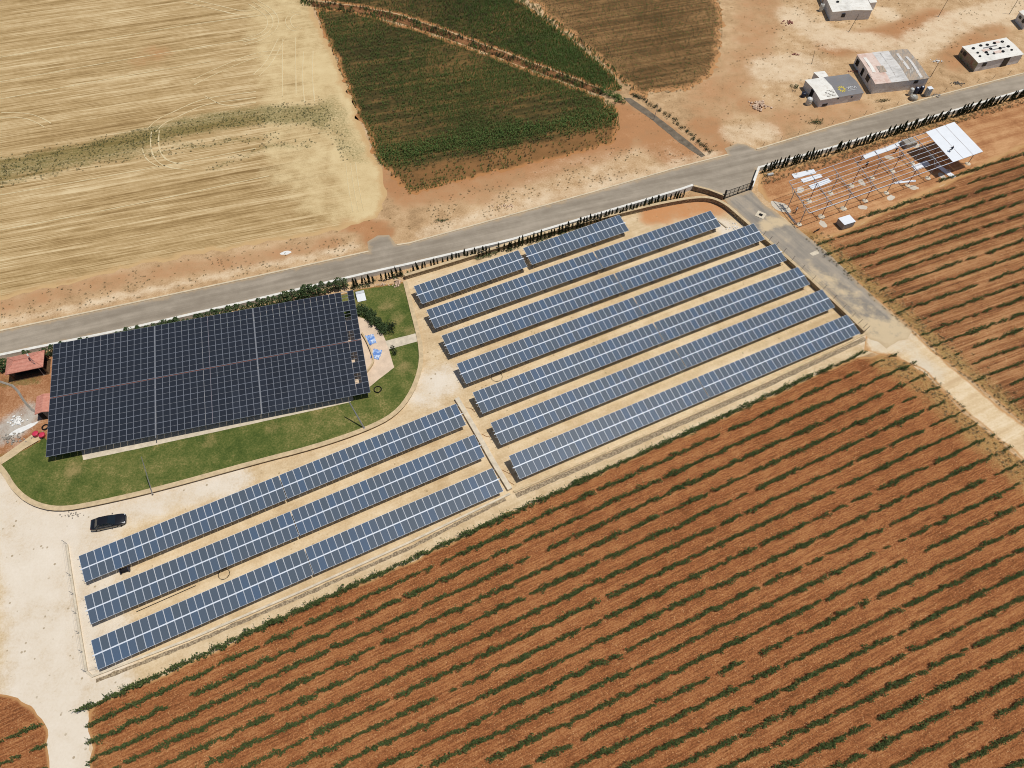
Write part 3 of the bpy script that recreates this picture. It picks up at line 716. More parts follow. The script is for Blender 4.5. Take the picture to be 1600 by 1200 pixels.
# ------------------------------------------------------------------ foliage
def leafmat(name, c0, c1, c2):
    n = N(name); v = n.island()
    col = n.ramp(n.math('ADD', n.math('MULTIPLY', v, 0.7), n.math('MULTIPLY', n.objrand(), 0.3)), [(0, c0), (0.6, c1), (1, c2)])
    return n.done(col, 0.75, 0.15)
M_vleaf = leafmat('vine_leaf', (0.040, 0.062, 0.018, 1), (0.080, 0.110, 0.032, 1), (0.150, 0.170, 0.060, 1))
M_cyp = leafmat('cypress_leaf', (0.014, 0.024, 0.010, 1), (0.028, 0.042, 0.018, 1), (0.050, 0.066, 0.030, 1))
M_bush = leafmat('shrub_leaf', (0.026, 0.046, 0.016, 1), (0.055, 0.085, 0.030, 1), (0.115, 0.145, 0.060, 1))
M_corn = leafmat('maize_leaf', (0.058, 0.104, 0.024, 1), (0.098, 0.158, 0.038, 1), (0.160, 0.205, 0.062, 1))
M_cornd = leafmat('fading_maize_leaf', (0.066, 0.068, 0.026, 1), (0.115, 0.105, 0.046, 1), (0.190, 0.150, 0.076, 1))
M_dry = leafmat('dry_weed', (0.120, 0.095, 0.045, 1), (0.210, 0.165, 0.080, 1), (0.360, 0.280, 0.150, 1))
M_wood = plain('vine_wood', srgb(96, 74, 54), 0.9, 0.1, var=0.2)

def leaf(mb, c, size, nrm, rnd, mi=0, asp=0.7):
    u = nrm.orthogonal().normalized(); a = rnd.uniform(0, 6.283); v = nrm.cross(u)
    p = (u * math.cos(a) + v * math.sin(a)) * size; q = nrm.cross(p).normalized() * size * asp
    mb.add([c - p, c - q * 0.9, c + p, c + q], [(0, 1, 2, 3)], mi)
def rnd_up(rnd, k=0.6):
    return Vector((rnd.gauss(0, 1), rnd.gauss(0, 1), abs(rnd.gauss(0, 1)) + k)).normalized()
def vine_mb(seed):
    rnd = random.Random(seed); mb = MB()
    mb.tube((0, 0, 0), (rnd.uniform(-.05, .05), 0, 0.4), 0.03, 5, 1, 0.022)
    mb.path([(-.58, 0, .36), (-.2, .03, .4), (.2, -.03, .41), (.58, 0, .37)], .014, 4, 1)
    lobes = [(-.56 + 1.12 * i / 7 + rnd.uniform(-.05, .05), rnd.gauss(0, .11), rnd.uniform(.22, .55), rnd.uniform(.24, .38)) for i in range(8)]
    for (x, y, z, r) in lobes:
        for _ in range(13):
            d = Vector((rnd.gauss(0, 1), rnd.gauss(0, .85), rnd.gauss(0, .8))).normalized() * r * rnd.uniform(.5, 1.05)
            leaf(mb, Vector((x, y, z)) + d, rnd.uniform(.07, .13), rnd_up(rnd), rnd)
    for _ in range(rnd.randint(2, 6)):
        a = rnd.uniform(0, 6.283); p = Vector((rnd.uniform(-.5, .5), 0, .5)); l = rnd.uniform(.35, .95)
        q = p + Vector((math.cos(a) * .6, math.sin(a) * .6, rnd.uniform(.2, .9))).normalized() * l
        mb.tube(p, q, 0.012, 3, 0, 0.006)
        for j in range(7): leaf(mb, p.lerp(q, (j + 1) / 7) + Vector((rnd.gauss(0, .04), rnd.gauss(0, .04), 0)), rnd.uniform(.05, .09), rnd_up(rnd), rnd)
    return mb
VM = [vine_mb(100 + i) for i in range(12)]
VMESH = [mb.mesh('grapevine', [M_vleaf, M_wood]) for mb in VM]

class Bulk:
    """collects many transformed copies of small meshes into one mesh with numpy"""
    def __init__(s): s.V = []; s.F = []; s.M = []; s.n = 0
    def prep(s, mb):
        return (np.array(mb.v), mb.f, mb.m)
    def put(s, pr, loc, rz, sx, sy, sz):
        v, f, mm = pr; c, s_ = math.cos(rz), math.sin(rz)
        x = v[:, 0] * sx; y = v[:, 1] * sy
        s.V.append(np.stack([x * c - y * s_ + loc[0], x * s_ + y * c + loc[1], v[:, 2] * sz + loc[2]], 1))
        n = s.n; s.F += [tuple(i + n for i in q) for q in f]; s.M += mm; s.n += len(v)
    def build(s, name, mats):
        me = bpy.data.meshes.new(name)
        if s.V: me.from_pydata(np.concatenate(s.V).tolist(), [], s.F)
        for mm in mats: me.materials.append(mm)
        if s.F: me.polygons.foreach_set('material_index', s.M)
        return obj(name, me)

vines = []
def vine_rows(poly, rows, gapf, small):
    for ri, (p0, ang) in enumerate(rows):
        inw = Vector((math.sin(ang), -math.cos(ang))) * 1.1; lush = ri == 0 and poly is VINE_A
        d = Vector((math.cos(ang), math.sin(ang))); s = -130.0; seed = R.uniform(0, 100)
        while s < 160:
            s += R.uniform(0.75, 1.05)
            p = p0 + d * s
            if not shown(p.x, p.y, 0.3, 25) or not (inside(p, poly) or inside(p + inw, poly)): continue
            g = .6 * noise.noise((s * 0.11, seed, 0.5)) + 0.85 * noise.noise((s * 0.55, seed, 7.5))
            th, sc = small(p)
            if g < gapf + th - (.35 if lush else 0): continue
            if R.random() < .045: continue
            k = sc * (0.88 + 0.3 * noise.noise((s * 0.45, seed, 2.2)) + R.uniform(-.24, .24))
            k *= 1.18 if lush else 1.0
            vines.append((p.x + R.gauss(0, .08), p.y + R.gauss(0, .075), ang + R.gauss(0, .14) + (math.pi if R.random() < .5 else 0), k))
def poly_d(p, pl): return min(seg_d(p, pl[i], pl[i + 1]) for i in range(len(pl) - 1))
TRK = W([(1262, 378), (1334, 438), (1428, 516), (1480, 566), (1522, 598), (1600, 662), (1700, 745)])
TRK2 = W([(1330, 561), (1392, 554), (1442, 580), (1500, 640), (1545, 676), (1600, 722), (1760, 870)])
def small_a(p):
    d = poly_d(p, TRK2); return (0.25 * max(0, 1 - d / 9), 1.08 - 0.4 * max(0, 1 - d / 9))
def small_c(p):
    d = poly_d(p, TRK); return (0.45 * max(0, 1 - d / 9), 0.95 - 0.3 * max(0, 1 - d / 8))
rowsA = []
base = at2(1200, 616, .3); nrm = Vector((math.sin(math.radians(26)), -math.cos(math.radians(26))))
for k in range(27):
    o = k * 2.52; a = math.radians(26.3 - 3.6 * min(1.3, o / 37.0)); rowsA.append((base + nrm * (o + 0.25), a))
vine_rows(VINE_A, rowsA, -0.62, small_a)
rowsB = []
for k in range(6): rowsB.append((at2(40, 1142, .3) + Vector((math.sin(.42), -math.cos(.42))) * 2.6 * k, 0.42))
vine_rows(VINE_B, rowsB, -0.5, lambda p: (0, 1.0))
rowsC = []
for k in range(26):
    a = math.radians(22.5 - 0.06 * k); rowsC.append((at2(1600, 240, .3) + Vector((math.sin(A_VINE2), -math.cos(A_VINE2))) * 2.74 * k, a))
vine_rows(VINE_C, rowsC, -0.58, small_c)
vines.sort(key=lambda v: math.hypot(math.hypot(v[0], v[1]), CAM_H) / max(.5, v[3]))
bulk = Bulk(); prs = [bulk.prep(mb) for mb in VM]
for i, (x, y, a, k) in enumerate(vines):
    q = R.randrange(12)
    if i < 300:
        o = obj('grapevine', VMESH[q], None, (x, y, 0.012), (0, 0, a)); o.scale = (k * 1.02, k * .82, k)
        tag(o, 'leafy green grapevine in the rows of the tilled red vineyard in front', 'grapevine', 'grapevines in the nearest vineyard rows')
    else: bulk.put(prs[q], (x, y, 0.012), a, k * 1.02, k * .82, k)
tag(bulk.build('vineyard_plants', [M_vleaf, M_wood]), kind='stuff')
print('vines', len(vines))

# crops and weeds (uncountable)
def tuft_mb(seed, n, h, wd, spread):
    rnd = random.Random(seed); mb = MB()
    for _ in range(n):
        a = rnd.uniform(0, 6.283); b = Vector((rnd.gauss(0, spread * .4), rnd.gauss(0, spread * .4), 0)); t = Vector((math.cos(a), math.sin(a), 0))
        q = Vector((-t.y, t.x, 0)) * wd; hh = h * rnd.uniform(.6, 1.1); m_ = b + t * spread * .35 + Vector((0, 0, hh * .75)); e = b + t * spread * rnd.uniform(.8, 1.3) + Vector((0, 0, hh * rnd.uniform(.6, 1)))
        mb.add([b - q * .6, b + q * .6, m_ + q, m_ - q, e], [(0, 1, 2, 3), (3, 2, 4)], 0)
    return mb
def scatter(name, poly, mats, dens, rowgap, ang, mbs, zbase, prob, size):
    bk = Bulk(); pr = [bk.prep(m_) for m_ in mbs]; nmat = len(mats)
    c, s = math.cos(ang), math.sin(ang)
    us = [p.x * c + p.y * s for p in poly]; vs = [-p.x * s + p.y * c for p in poly]
    v = min(vs)
    while v < max(vs):
        u = min(us)
        while u < max(us):
            uu = u + R.uniform(-.4, .4) * dens; vv = v + R.gauss(0, .12) * rowgap
            p = Vector((uu * c - vv * s, uu * s + vv * c)); u += dens
            if not shown(p.x, p.y, 0, 15) or not inside(p, poly): continue
            pr_ = prob(p)
            if R.random() > pr_[0]: continue
            k = size * R.uniform(.7, 1.3) * pr_[1]
            bk.put(pr[R.randrange(len(pr))], (p.x, p.y, zbase), R.uniform(0, 6.28), k, k, k)
            if nmat > 1 and R.random() < pr_[2]:
                L = len(pr[0][2]); bk.M[-L:] = [1] * L
        v += rowgap
    return tag(bk.build(name, mats), kind='stuff')
corn = [tuft_mb(s, 6, .8, .045, .34) for s in range(6)]
DENSE = W([(590, 248), (700, 226), (800, 208), (900, 192), (962, 182)]); DENSE2 = W([(700, 120), (850, 135), (940, 160)]); BARE = W([(625, 285), (760, 255), (960, 215)])
DENSE3 = W([(555, 168), (575, 210), (590, 245)]); BARE2 = W([(520, 25), (640, 65), (760, 100)]); LOW = W([(630, 300), (720, 285), (800, 268)])
def pcrop(p):
    n = noise.noise((p.x * .07, p.y * .07, 1.0)) + .5 * noise.noise((p.x * .3, p.y * .3, 4.0))
    d = poly_d(p, DENSE); d2 = poly_d(p, DENSE2); b = poly_d(p, BARE); d3 = poly_d(p, DENSE3)
    k = .70 + .7 * n + .9 * max(0, 1 - d / 4.5) + .35 * max(0, 1 - d2 / 9) + .5 * max(0, 1 - d3 / 3) - .42 * max(0, 1 - b / 5.5) - .2 * max(0, 1 - poly_d(p, BARE2) / 4) + .8 * max(0, 1 - poly_d(p, LOW) / 1.2)
    return (max(.12, min(1, k)), .75 + .45 * max(0, 1 - d / 4.5) + .15 * max(0, 1 - d2 / 9), max(0, min(.7, .62 - k * .7)))
scatter('maize_crop', CROP, [M_corn, M_cornd], .36, .72, A_CROP, corn, 0.004, pcrop, 0.95)
def pcrop2(p):
    n = noise.noise((p.x * .08, p.y * .08, 11.0)); x = max(0, min(1, (p.x + 30) / 40))
    return (.5 + .3 * n + .5 * x, .7 + .35 * x, .5 - .5 * x)
scatter('maize_strip', CROP2, [M_corn, M_cornd], .36, .6, A_CROP, corn, 0.008, pcrop2, 0.95)
DITCH = W([(470, 0), (560, 10), (620, 22), (690, 46), (760, 72), (830, 98), (900, 124), (948, 143), (938, 149), (900, 135), (830, 109), (760, 83), (690, 57), (620, 35), (560, 23), (470, 8)])
M_ditch = soil('ditch_soil', [(0, srgb(84, 58, 38)), (.5, srgb(126, 86, 56)), (1, srgb(168, 122, 82))], aniso=[(A_CROP - .9, .1, 1.2, .4)])
patch('ditch', DITCH, .003, M_ditch, amp=.2, grid=2.0)
scatter('ditch_weeds', DITCH, [M_cyp, M_corn], .36, .4, A_CROP, corn, 0.003, lambda p: (max(.0, .45 + .9 * noise.noise((p.x * .4, p.y * .4, 6))), .9, .4), 1.0)
PATHW = W([(806, -4), (850, 27), (905, 70), (960, 117), (985, 142), (992, 140), (965, 112), (912, 66), (858, 24), (815, -6)])
scatter('field_edge_weeds', PATHW, [M_corn, M_cornd], .4, .45, A_CROP, corn, 0.004, lambda p: (.45, .9, .4), 1.0)
low = [tuft_mb(20 + s, 5, .22, .03, .2) for s in range(5)]
scatter('sparse_seedlings', FALLOW, [M_cornd, M_corn], .5, .6, A_CROP, low, 0.004, lambda p: (.75 + .4 * noise.noise((p.x * .1, p.y * .1, 2)), 1.1, .25), 1.0)
dryt = [tuft_mb(40 + s, 9, .3, .03, .3) for s in range(6)]
VERGE = W([(0, 512), (400, 428), (572, 390), (570, 352), (440, 378), (200, 424), (0, 470)])
scatter('dry_verge_weeds', VERGE, [M_dry, M_cornd], .6, .6, A_ROAD, dryt, 0.0, lambda p: (.18 + .6 * noise.noise((p.x * .2, p.y * .2, 3)), 1.0, .12), .62)
VERGE2 = W([(640, 372), (900, 300), (1130, 236), (1060, 238), (960, 228), (800, 275), (640, 315)])
scatter('dry_roadside_weeds', VERGE2, [M_dry, M_cornd], .6, .6, A_ROAD, dryt, 0.0, lambda p: (.18 + .6 * noise.noise((p.x * .2, p.y * .2, 5)), 1.0, .12), .62)
WEEDS = W([(-40, 235), (200, 205), (500, 150), (560, 245), (500, 262), (330, 290), (-40, 330)])
scatter('stubble_weeds', WEEDS, [M_cornd, M_bush], .45, .5, A_WHEAT, dryt, 0.004, lambda p: (.62 * field('weed', p.x, p.y) ** 1.3 * (.55 + .8 * noise.noise((p.x * .25, p.y * .25, 9))), .8, .5), 0.85)
TRKW = W([(1255, 372), (1300, 360), (1420, 470), (1520, 545), (1620, 640), (1620, 780), (1520, 690), (1420, 600), (1370, 570), (1392, 552), (1450, 580), (1540, 670), (1600, 718), (1600, 664), (1480, 568), (1330, 440)])
scatter('track_edge_weeds', TRKW, [M_dry, M_cornd], .5, .55, A_VINE, dryt, 0.012, lambda p: (.45 * field('weed', p.x, p.y), .8, .3), 1.0)
CAMP = W([(1110, 235), (1300, 190), (1600, 108), (1620, -5), (1200, -5), (1140, 60)])
scatter('camp_weeds', CAMP, [M_dry, M_cornd], .9, .9, 0.3, dryt, 0.0, lambda p: (max(0, .7 * noise.noise((p.x * .12, p.y * .12, 8)) - .04), 1.0, .15), .72)
WALLW = W([(548, 446), (640, 424), (720, 404), (800, 384), (900, 354), (1060, 306), (1064, 311), (900, 362), (800, 392), (720, 411), (640, 431), (552, 455)])
scatter('wall_foot_weeds', WALLW, [M_bush, M_dry], .3, .3, A_ROAD, dryt, 0.004, lambda p: (max(0, .35 + .9 * noise.noise((p.x * .3, p.y * .3, 4))), 1.1, .3), 1.2)
SITEW = W([(1188, 272), (1300, 240), (1450, 193), (1600, 150), (1600, 162), (1450, 207), (1300, 256), (1190, 290)])
scatter('site_weeds', SITEW, [M_dry, M_cornd], .45, .45, .2, dryt, 0.012, lambda p: (.6, .9, .35), 1.0)

# ------------------------------------------------------------------ cypresses along the white wall
def cypress_mb(seed, bushy=False):
    rnd = random.Random(seed); mb = MB(); h = 2.3 if not bushy else 1.9; rad = (.26 if not bushy else .62)
    mb.tube((0, 0, 0), (0, 0, 1.5), .03, 5, 1, .012)
    for i in range(170 if not bushy else 230):
        t = rnd.random() ** .85; z = .12 + t * h
        prof = (math.sin(min(1, t * 3.2 + .22) * math.pi / 2)) * (1 - t ** (1.9 if not bushy else 2.6)) ** .7 + .05
        a = rnd.uniform(0, 6.283); r = rad * prof * rnd.uniform(.45, 1.1) * (1 + .25 * math.sin(3 * a + seed + t * 5))
        n_ = Vector((math.cos(a), math.sin(a), rnd.uniform(-.1, .9))).normalized()
        c = Vector((math.cos(a) * r, math.sin(a) * r, z)); s_ = rnd.uniform(.07, .13) * (1.15 if bushy else 1)
        if bushy: leaf(mb, c, s_ * 1.05, (n_ + rnd_up(rnd)).normalized(), rnd); continue
        u = Vector((0, 0, 1)) * s_ * 1.5 + n_ * s_ * .3; q = n_.cross(Vector((0, 0, 1))).normalized() * s_ * .75
        mb.add([c - u, c + q, c + u, c - q], [(0, 1, 2, 3)], 0)
    return mb
CY = [cypress_mb(300 + i).mesh('cypress_tree', [M_cyp, M_wood]) for i in range(6)]
CB = [cypress_mb(330 + i, True).mesh('cypress_tree', [M_bush, M_wood]) for i in range(5)]
def cypress_line(pts, step, label, group, meshes, z=0.0, skip=0.06, sc=1.0, avoid=None):
    pl = W(pts); acc = 0
    for a, b in zip(pl, pl[1:]):
        L = (b - a).length; s = acc
        while s < L:
            p = a.lerp(b, s / L)
            if R.random() > skip and shown(p.x, p.y, 1, 8):
                o = obj('cypress_tree', R.choice(meshes), None, (p.x + R.gauss(0, .08), p.y + R.gauss(0, .08), z), (R.gauss(0, .05), R.gauss(0, .05), R.uniform(0, 6.28)))
                k = sc * R.uniform(.75, 1.2); o.scale = (k * R.uniform(.85, 1.2), k * R.uniform(.85, 1.2), k)
                tag(o, label, 'tree', group)
            s += step * R.uniform(.75, 1.3)
        acc = s - L
cypress_line([(-10, 586), (85, 557), (240, 525), (400, 487), (470, 468), (545, 448)], 0.9, 'bushy green young cypress crowded along the wall behind the black canopy', 'bushy cypresses behind the canopy', CB, LZ, 0.02, 1.2)
cypress_line([(548, 451), (640, 428), (720, 407.5), (800, 389), (900, 358), (1068, 308.5)], 0.72, 'slim dark young cypress in the row behind the upper solar tables', 'slim cypresses along the wall left of the gate', CY, 0.0, 0.06, .95)
cypress_line([(1190, 271), (1300, 241.5), (1450, 195.5), (1600, 151.5), (1640, 140)], 0.8, 'slim dark young cypress along the white wall right of the gate', 'slim cypresses along the wall right of the gate', CY, 0.012, 0.05, 1.02)

# ------------------------------------------------------------------ shrubs in the garden and on the verge
def shrub(name, loc, rx, ry, rz_, h, n, mat, label, seed=1, cat='shrub', group=None, ls=.1):
    rnd = random.Random(seed); mb = MB()
    for i in range(5): mb.tube((0, 0, 0), (rnd.gauss(0, rx * .3), rnd.gauss(0, ry * .3), h * .6), .025, 4, 1, .01)
    lob = [(rnd.gauss(0, rx * .45), rnd.gauss(0, ry * .45), h * rnd.uniform(.3, .75)) for _ in range(max(5, n // 50))]
    for i in range(n):
        c = Vector(rnd.choice(lob)); d = Vector((rnd.gauss(0, 1), rnd.gauss(0, 1), rnd.gauss(0, .8))).normalized()
        c += Vector((d.x * rx * .45, d.y * ry * .45, d.z * h * .35)) * rnd.uniform(.6, 1.05); c.z = max(.04, c.z)
        leaf(mb, c, rnd.uniform(ls * .6, ls * 1.2), (d + rnd_up(rnd)).normalized(), rnd)
    o = mb.build(name, [mat, M_wood], None, loc, (0, 0, rz_)); return tag(o, label, cat, group)
def ha(px, py, z=LZ): return at(px, py, z)
hedge_pts = [(564, 488), (571, 491), (578, 496), (585, 501), (591, 506), (597, 511), (602, 516)]
for i, p in enumerate(hedge_pts):
    shrub('shrub', ha(*p), 1.05, .9, .5 * i, 1.25, 460, M_bush, 'dense grey green shrub in the curved hedge between lawn and patio', 50 + i, 'shrub', 'shrubs of the curved patio hedge', .14)
shrub('shrub', ha(614, 516), 1.0, 1.0, 0, 1.7, 320, M_cyp, 'dark round conifer shrub at the far end of the patio hedge', 61)
shrub('shrub', ha(602, 522), .7, .7, 0, 1.0, 200, M_bush, 'bright small bush at the corner of hedge and garden path', 62)
shrub('shrub', ha(614, 550), .7, .7, 0, 1.1, 240, M_cyp, 'small round dark bush alone on the lawn beside the patio', 63)
shrub('shrub', at(1272, 191), 2.4, 1.0, .2, .8, 320, M_bush, 'low green scrub bush on the dry verge across from the cypresses', 64)
shrub('shrub', at(1383, 157), 2.0, .9, .2, .6, 260, M_dry, 'low olive scrub in front of the large patchwork shelter', 65)
shrub('shrub', at(692, 345), 1.4, .5, .2, .5, 150, M_bush, 'low green roadside plant on the verge opposite the short tables', 66)
shrub('shrub', at(1243, 138), 1.0, 1.2, .2, 1.1, 220, M_bush, 'rounded green bush left of the logo-roofed shelter', 67)
CANALB = W([(985, 150), (1000, 158), (1030, 176), (1060, 200), (1085, 222), (1104, 240)])
for i in range(22):
    t = i / 21 * (len(CANALB) - 1); k = min(int(t), len(CANALB) - 2); p = CANALB[k].lerp(CANALB[k + 1], t - k)
    shrub('shrub', (p.x + .6, p.y + .4, 0), .9, .6, .9, .6, 90, M_cyp if i % 3 else M_dry, 'dark low scrub along the bank of the concrete canal', 200 + i, 'shrub', 'scrub along the canal bank', .11)
for i, (a, b) in enumerate([(948, 146), (953, 149), (960, 153), (965, 157), (970, 161), (940, 142)]):
    shrub('shrub', at(a, b), 1.3, .9, .6, 1.3, 200, M_corn, 'tall green reed bush at the head of the canal', 240 + i, 'shrub', 'reed bushes at the canal head', .14)

# ------------------------------------------------------------------ gate and fences
def gate():
    a, b = at(1131, 311, 0.024), at(1172, 296.5, 0.024); L = (b - a).length; az = math.atan2(b.y - a.y, b.x - a.x)
    t = empty('metal_gate', a, az); tag(t, 'black double-leaf bar gate closing the driveway', 'gate')
    H = 2.0
    for x in (0, L): MB().box((x, 0, H / 2 + .1), (.28, .28, H + .2)).build('gate_post', M_black, t)
    for s in (0, 1):
        x0, x1 = (.16, L / 2 - .03) if s == 0 else (L / 2 + .03, L - .16)
        mb = MB()
        for z in (.12, 1.0, H - .1): mb.box(((x0 + x1) / 2, 0, z), (x1 - x0, .06, .08))
        for k in range(4): mb.box((x0 + .04 + (x1 - x0 - .08) * k / 3, .0, H / 2), (.07, .065, H - .3))
        for k in range(16): mb.tube((x0 + (x1 - x0) * (k + .5) / 16, 0, .1), (x0 + (x1 - x0) * (k + .5) / 16, 0, H - .1), .014, 4)
        mb.build('gate_leaf', M_black, t)
gate()
def wire_fence(pts, step, z, h, lean, label, wires=3, mat=None):
    pl = dense(pts, step); t = empty('wire_fence', (pl[0].x, pl[0].y, z)); tag(t, label, 'fence'); o = Vector((pl[0].x, pl[0].y, z))
    tops = []; pm = MB().tube((0, 0, 0), (lean[0], lean[1], h), .035, 5).mesh('post', mat or M_galv)
    for p in pl:
        q = Vector((p.x, p.y, z)) - o; obj('post', pm, t, q); tops.append(q)
    mb = MB(); wr = MB()
    for k in range(wires):
        f = (k + 1) / wires; off = Vector((lean[0] * f, lean[1] * f, h * f * .97))
        for a, b in zip(tops, tops[1:]): wr.tube(a + off, b + off, .007, 3)
    wr.build('wire', mat or M_galv, t)
M_post = plain('weathered_post', srgb(96, 88, 78), 0.8, 0.2, var=0.15)
wire_fence(RW[-14:], 3.0, 0.95, 1.3, (.25, -.05), 'wire fence of leaning thin posts on the retaining wall by the driveway', 3, M_post)
wire_fence(W([(105, 850), (112, 900), (126, 990), (136, 1050), (170, 1042)]), 2.6, 0.2, 1.25, (-.03, 0), 'thin wire fence at the left end of the lower panel rows', 3, M_galv)
wire_fence(W([(1192, 228), (1300, 194), (1450, 150), (1600, 110)]), 4.0, 0, 1.0, (.1, .02), 'sparse wire fence of short posts on the camp side of the road', 2, M_post)

# ------------------------------------------------------------------ camp shelters
def tarp(name, cols, scale=0.35, stretch=None):
    n = N(name)
    v = n.noise(scale, 4, 0.6, n.rot(stretch, .4, 1.6) if stretch is not None else None)
    st = [(0.28 + 0.44 * i / max(1, len(cols) - 1), c) for i, c in enumerate(cols)]
    col = n.ramp(v, st)
    dirt = n.noise(1.7, 6, 0.75)
    col = n.mix(n.math('MULTIPLY', n.step(dirt, 0.5, 0.72), 0.45), col, srgb(150, 128, 104))
    n.bump(n.noise(1.6, 4, 0.5, n.rot(0.4, .5, 2.0)), 0.5, 0.12)
    return n.done(col, 0.7, 0.25)
M_tw = tarp('white_tarpaulin', [srgb(214, 210, 200), srgb(238, 234, 224), srgb(226, 220, 208)])
M_tgw = tarp('grey_wall_sheeting', [srgb(184, 182, 180), srgb(216, 214, 212), srgb(200, 196, 192)], 0.5, 0.3)
M_tgrey = tarp('grey_tarpaulin', [srgb(124, 122, 122), srgb(138, 136, 136)])
M_tpink = tarp('pinkish_sheeting', [srgb(206, 168, 150), srgb(226, 204, 190), srgb(214, 186, 170)], .5)
M_tmix = tarp('patched_sheeting', [srgb(176, 172, 166), srgb(220, 216, 210), srgb(196, 190, 182)], .45, .3)
M_tbrown = tarp('weathered_brown_sheeting', [srgb(128, 120, 108), srgb(186, 166, 144), srgb(150, 142, 132), srgb(212, 204, 192)], .9, 1.2)
M_olive = tarp('printed_sheeting', [srgb(120, 128, 60), srgb(160, 150, 130), srgb(150, 96, 84)], .9)
M_win = plain('dark_window', srgb(44, 42, 44), 0.5, 0.3, var=0.2)
M_yel = plain('yellow_print', srgb(206, 186, 84), 0.7, 0.2, var=0.1)
M_wtx = plain('white_print', srgb(226, 224, 220), 0.7, 0.2, var=0.05)
M_dkp = plain('dark_print', srgb(112, 104, 94), 0.7, 0.2, var=0.2)

def shelter(name, roof_px, h, label, wallmats, roofmats, ridge=0.25, cuts=(), eave=0.12, gable_front=False, sag=0.06):
    """roof_px: front-left, front-right, back-right, back-left at eave height"""
    P = [at(*q, h) for q in roof_px]; o = Vector((P[0].x, P[0].y, 0))
    t = empty(name, o); tag(t, label, 'shelter')
    L = [p - o for p in P]
    for i in range(4):
        a, b = L[i], L[(i + 1) % 4]; k = 6; mb = MB(); vs = []
        nn = Vector(((b - a).y, -(b - a).x, 0)).normalized()
        for j in range(k + 1):
            p = a.lerp(b, j / k); bul = nn * (.05 * math.sin(j * 2.1 + i) + .02)
            vs += [(p.x - nn.x * .05, p.y - nn.y * .05, 0), (p.x - nn.x * .05 + bul.x, p.y - nn.y * .05 + bul.y, h * .5), (p.x - nn.x * .05, p.y - nn.y * .05, h + (ridge * (1 - abs(2 * j / k - 1)) if ((i % 2 == 1) != gable_front) else 0) - .01)]
        fs = []
        for j in range(k):
            for q in range(2): fs.append((j * 3 + q, j * 3 + 3 + q, j * 3 + 4 + q, j * 3 + 1 + q))
        mb.add(vs, fs); mb.build('wall', wallmats[i % len(wallmats)], t, smooth=True)
    # roof: panels across the length, folded along the ridge, with a thickness and uneven sag
    ex = (L[1] - L[0]).normalized(); ey = (L[3] - L[0]).normalized()
    FLc, FRc, BRc, BLc = L[0] - ex * eave - ey * eave, L[1] + ex * eave - ey * eave, L[2] + ex * eave + ey * eave, L[3] - ex * eave + ey * eave
    cs = [0.0] + list(cuts) + [1.0]
    for ci in range(len(cs) - 1):
        u0, u1 = cs[ci], cs[ci + 1]; nu = max(3, int(18 * (u1 - u0))); nv = 10; vs = []
        for i in range(nu + 1):
            u = u0 + (u1 - u0) * i / nu
            for j in range(nv + 1):
                v = j / nv
                p = FLc.lerp(FRc, u).lerp(BLc.lerp(BRc, u), v)
                f = (1 - abs(2 * v - 1)) if not gable_front else (1 - abs(2 * u - 1))
                z = p.z + ridge * f + .012 * ci + sag * noise.noise((p.x * .5 + 3, p.y * .5, len(name) + h))
                vs.append((p.x, p.y, max(z, h + .0)))
        fs = [(i * (nv + 1) + j, (i + 1) * (nv + 1) + j, (i + 1) * (nv + 1) + j + 1, i * (nv + 1) + j + 1) for i in range(nu) for j in range(nv)]
        mb = MB(); mb.add(vs, fs)
        b = len(mb.v); mb.v += [(x, y, z - .06) for x, y, z in vs]
        rim = [i * (nv + 1) for i in range(nu + 1)] + [nu * (nv + 1) + j for j in range(1, nv + 1)] + [i * (nv + 1) + nv for i in range(nu - 1, -1, -1)] + [j for j in range(nv - 1, 0, -1)]
        for a_, b_ in zip(rim, rim[1:] + rim[:1]): mb.f.append((b + a_, b + b_, b_, a_)); mb.m.append(0)
        mb.build('roof', roofmats[ci % len(roofmats)], t)
    def on_wall(i, u, z, wd, ht, mat, nm, proud=.06):
        a, b = L[i], L[(i + 1) % 4]; d = (b - a).normalized(); nn = Vector((d.y, -d.x, 0)); p = a.lerp(b, u)
        MB().box((p.x + nn.x * proud, p.y + nn.y * proud, z), (wd, .08, ht), math.atan2(d.y, d.x)).build(nm, mat, t)
    def on_roof(u, v):
        p = FLc.lerp(FRc, u).lerp(BLc.lerp(BRc, u), v); f = (1 - abs(2 * v - 1)) if not gable_front else (1 - abs(2 * u - 1))
        return Vector((p.x, p.y, p.z + ridge * f + .012 + sag * noise.noise((p.x * .5 + 3, p.y * .5, len(name) + h)))), ex, ey
    return t, on_wall, on_roof
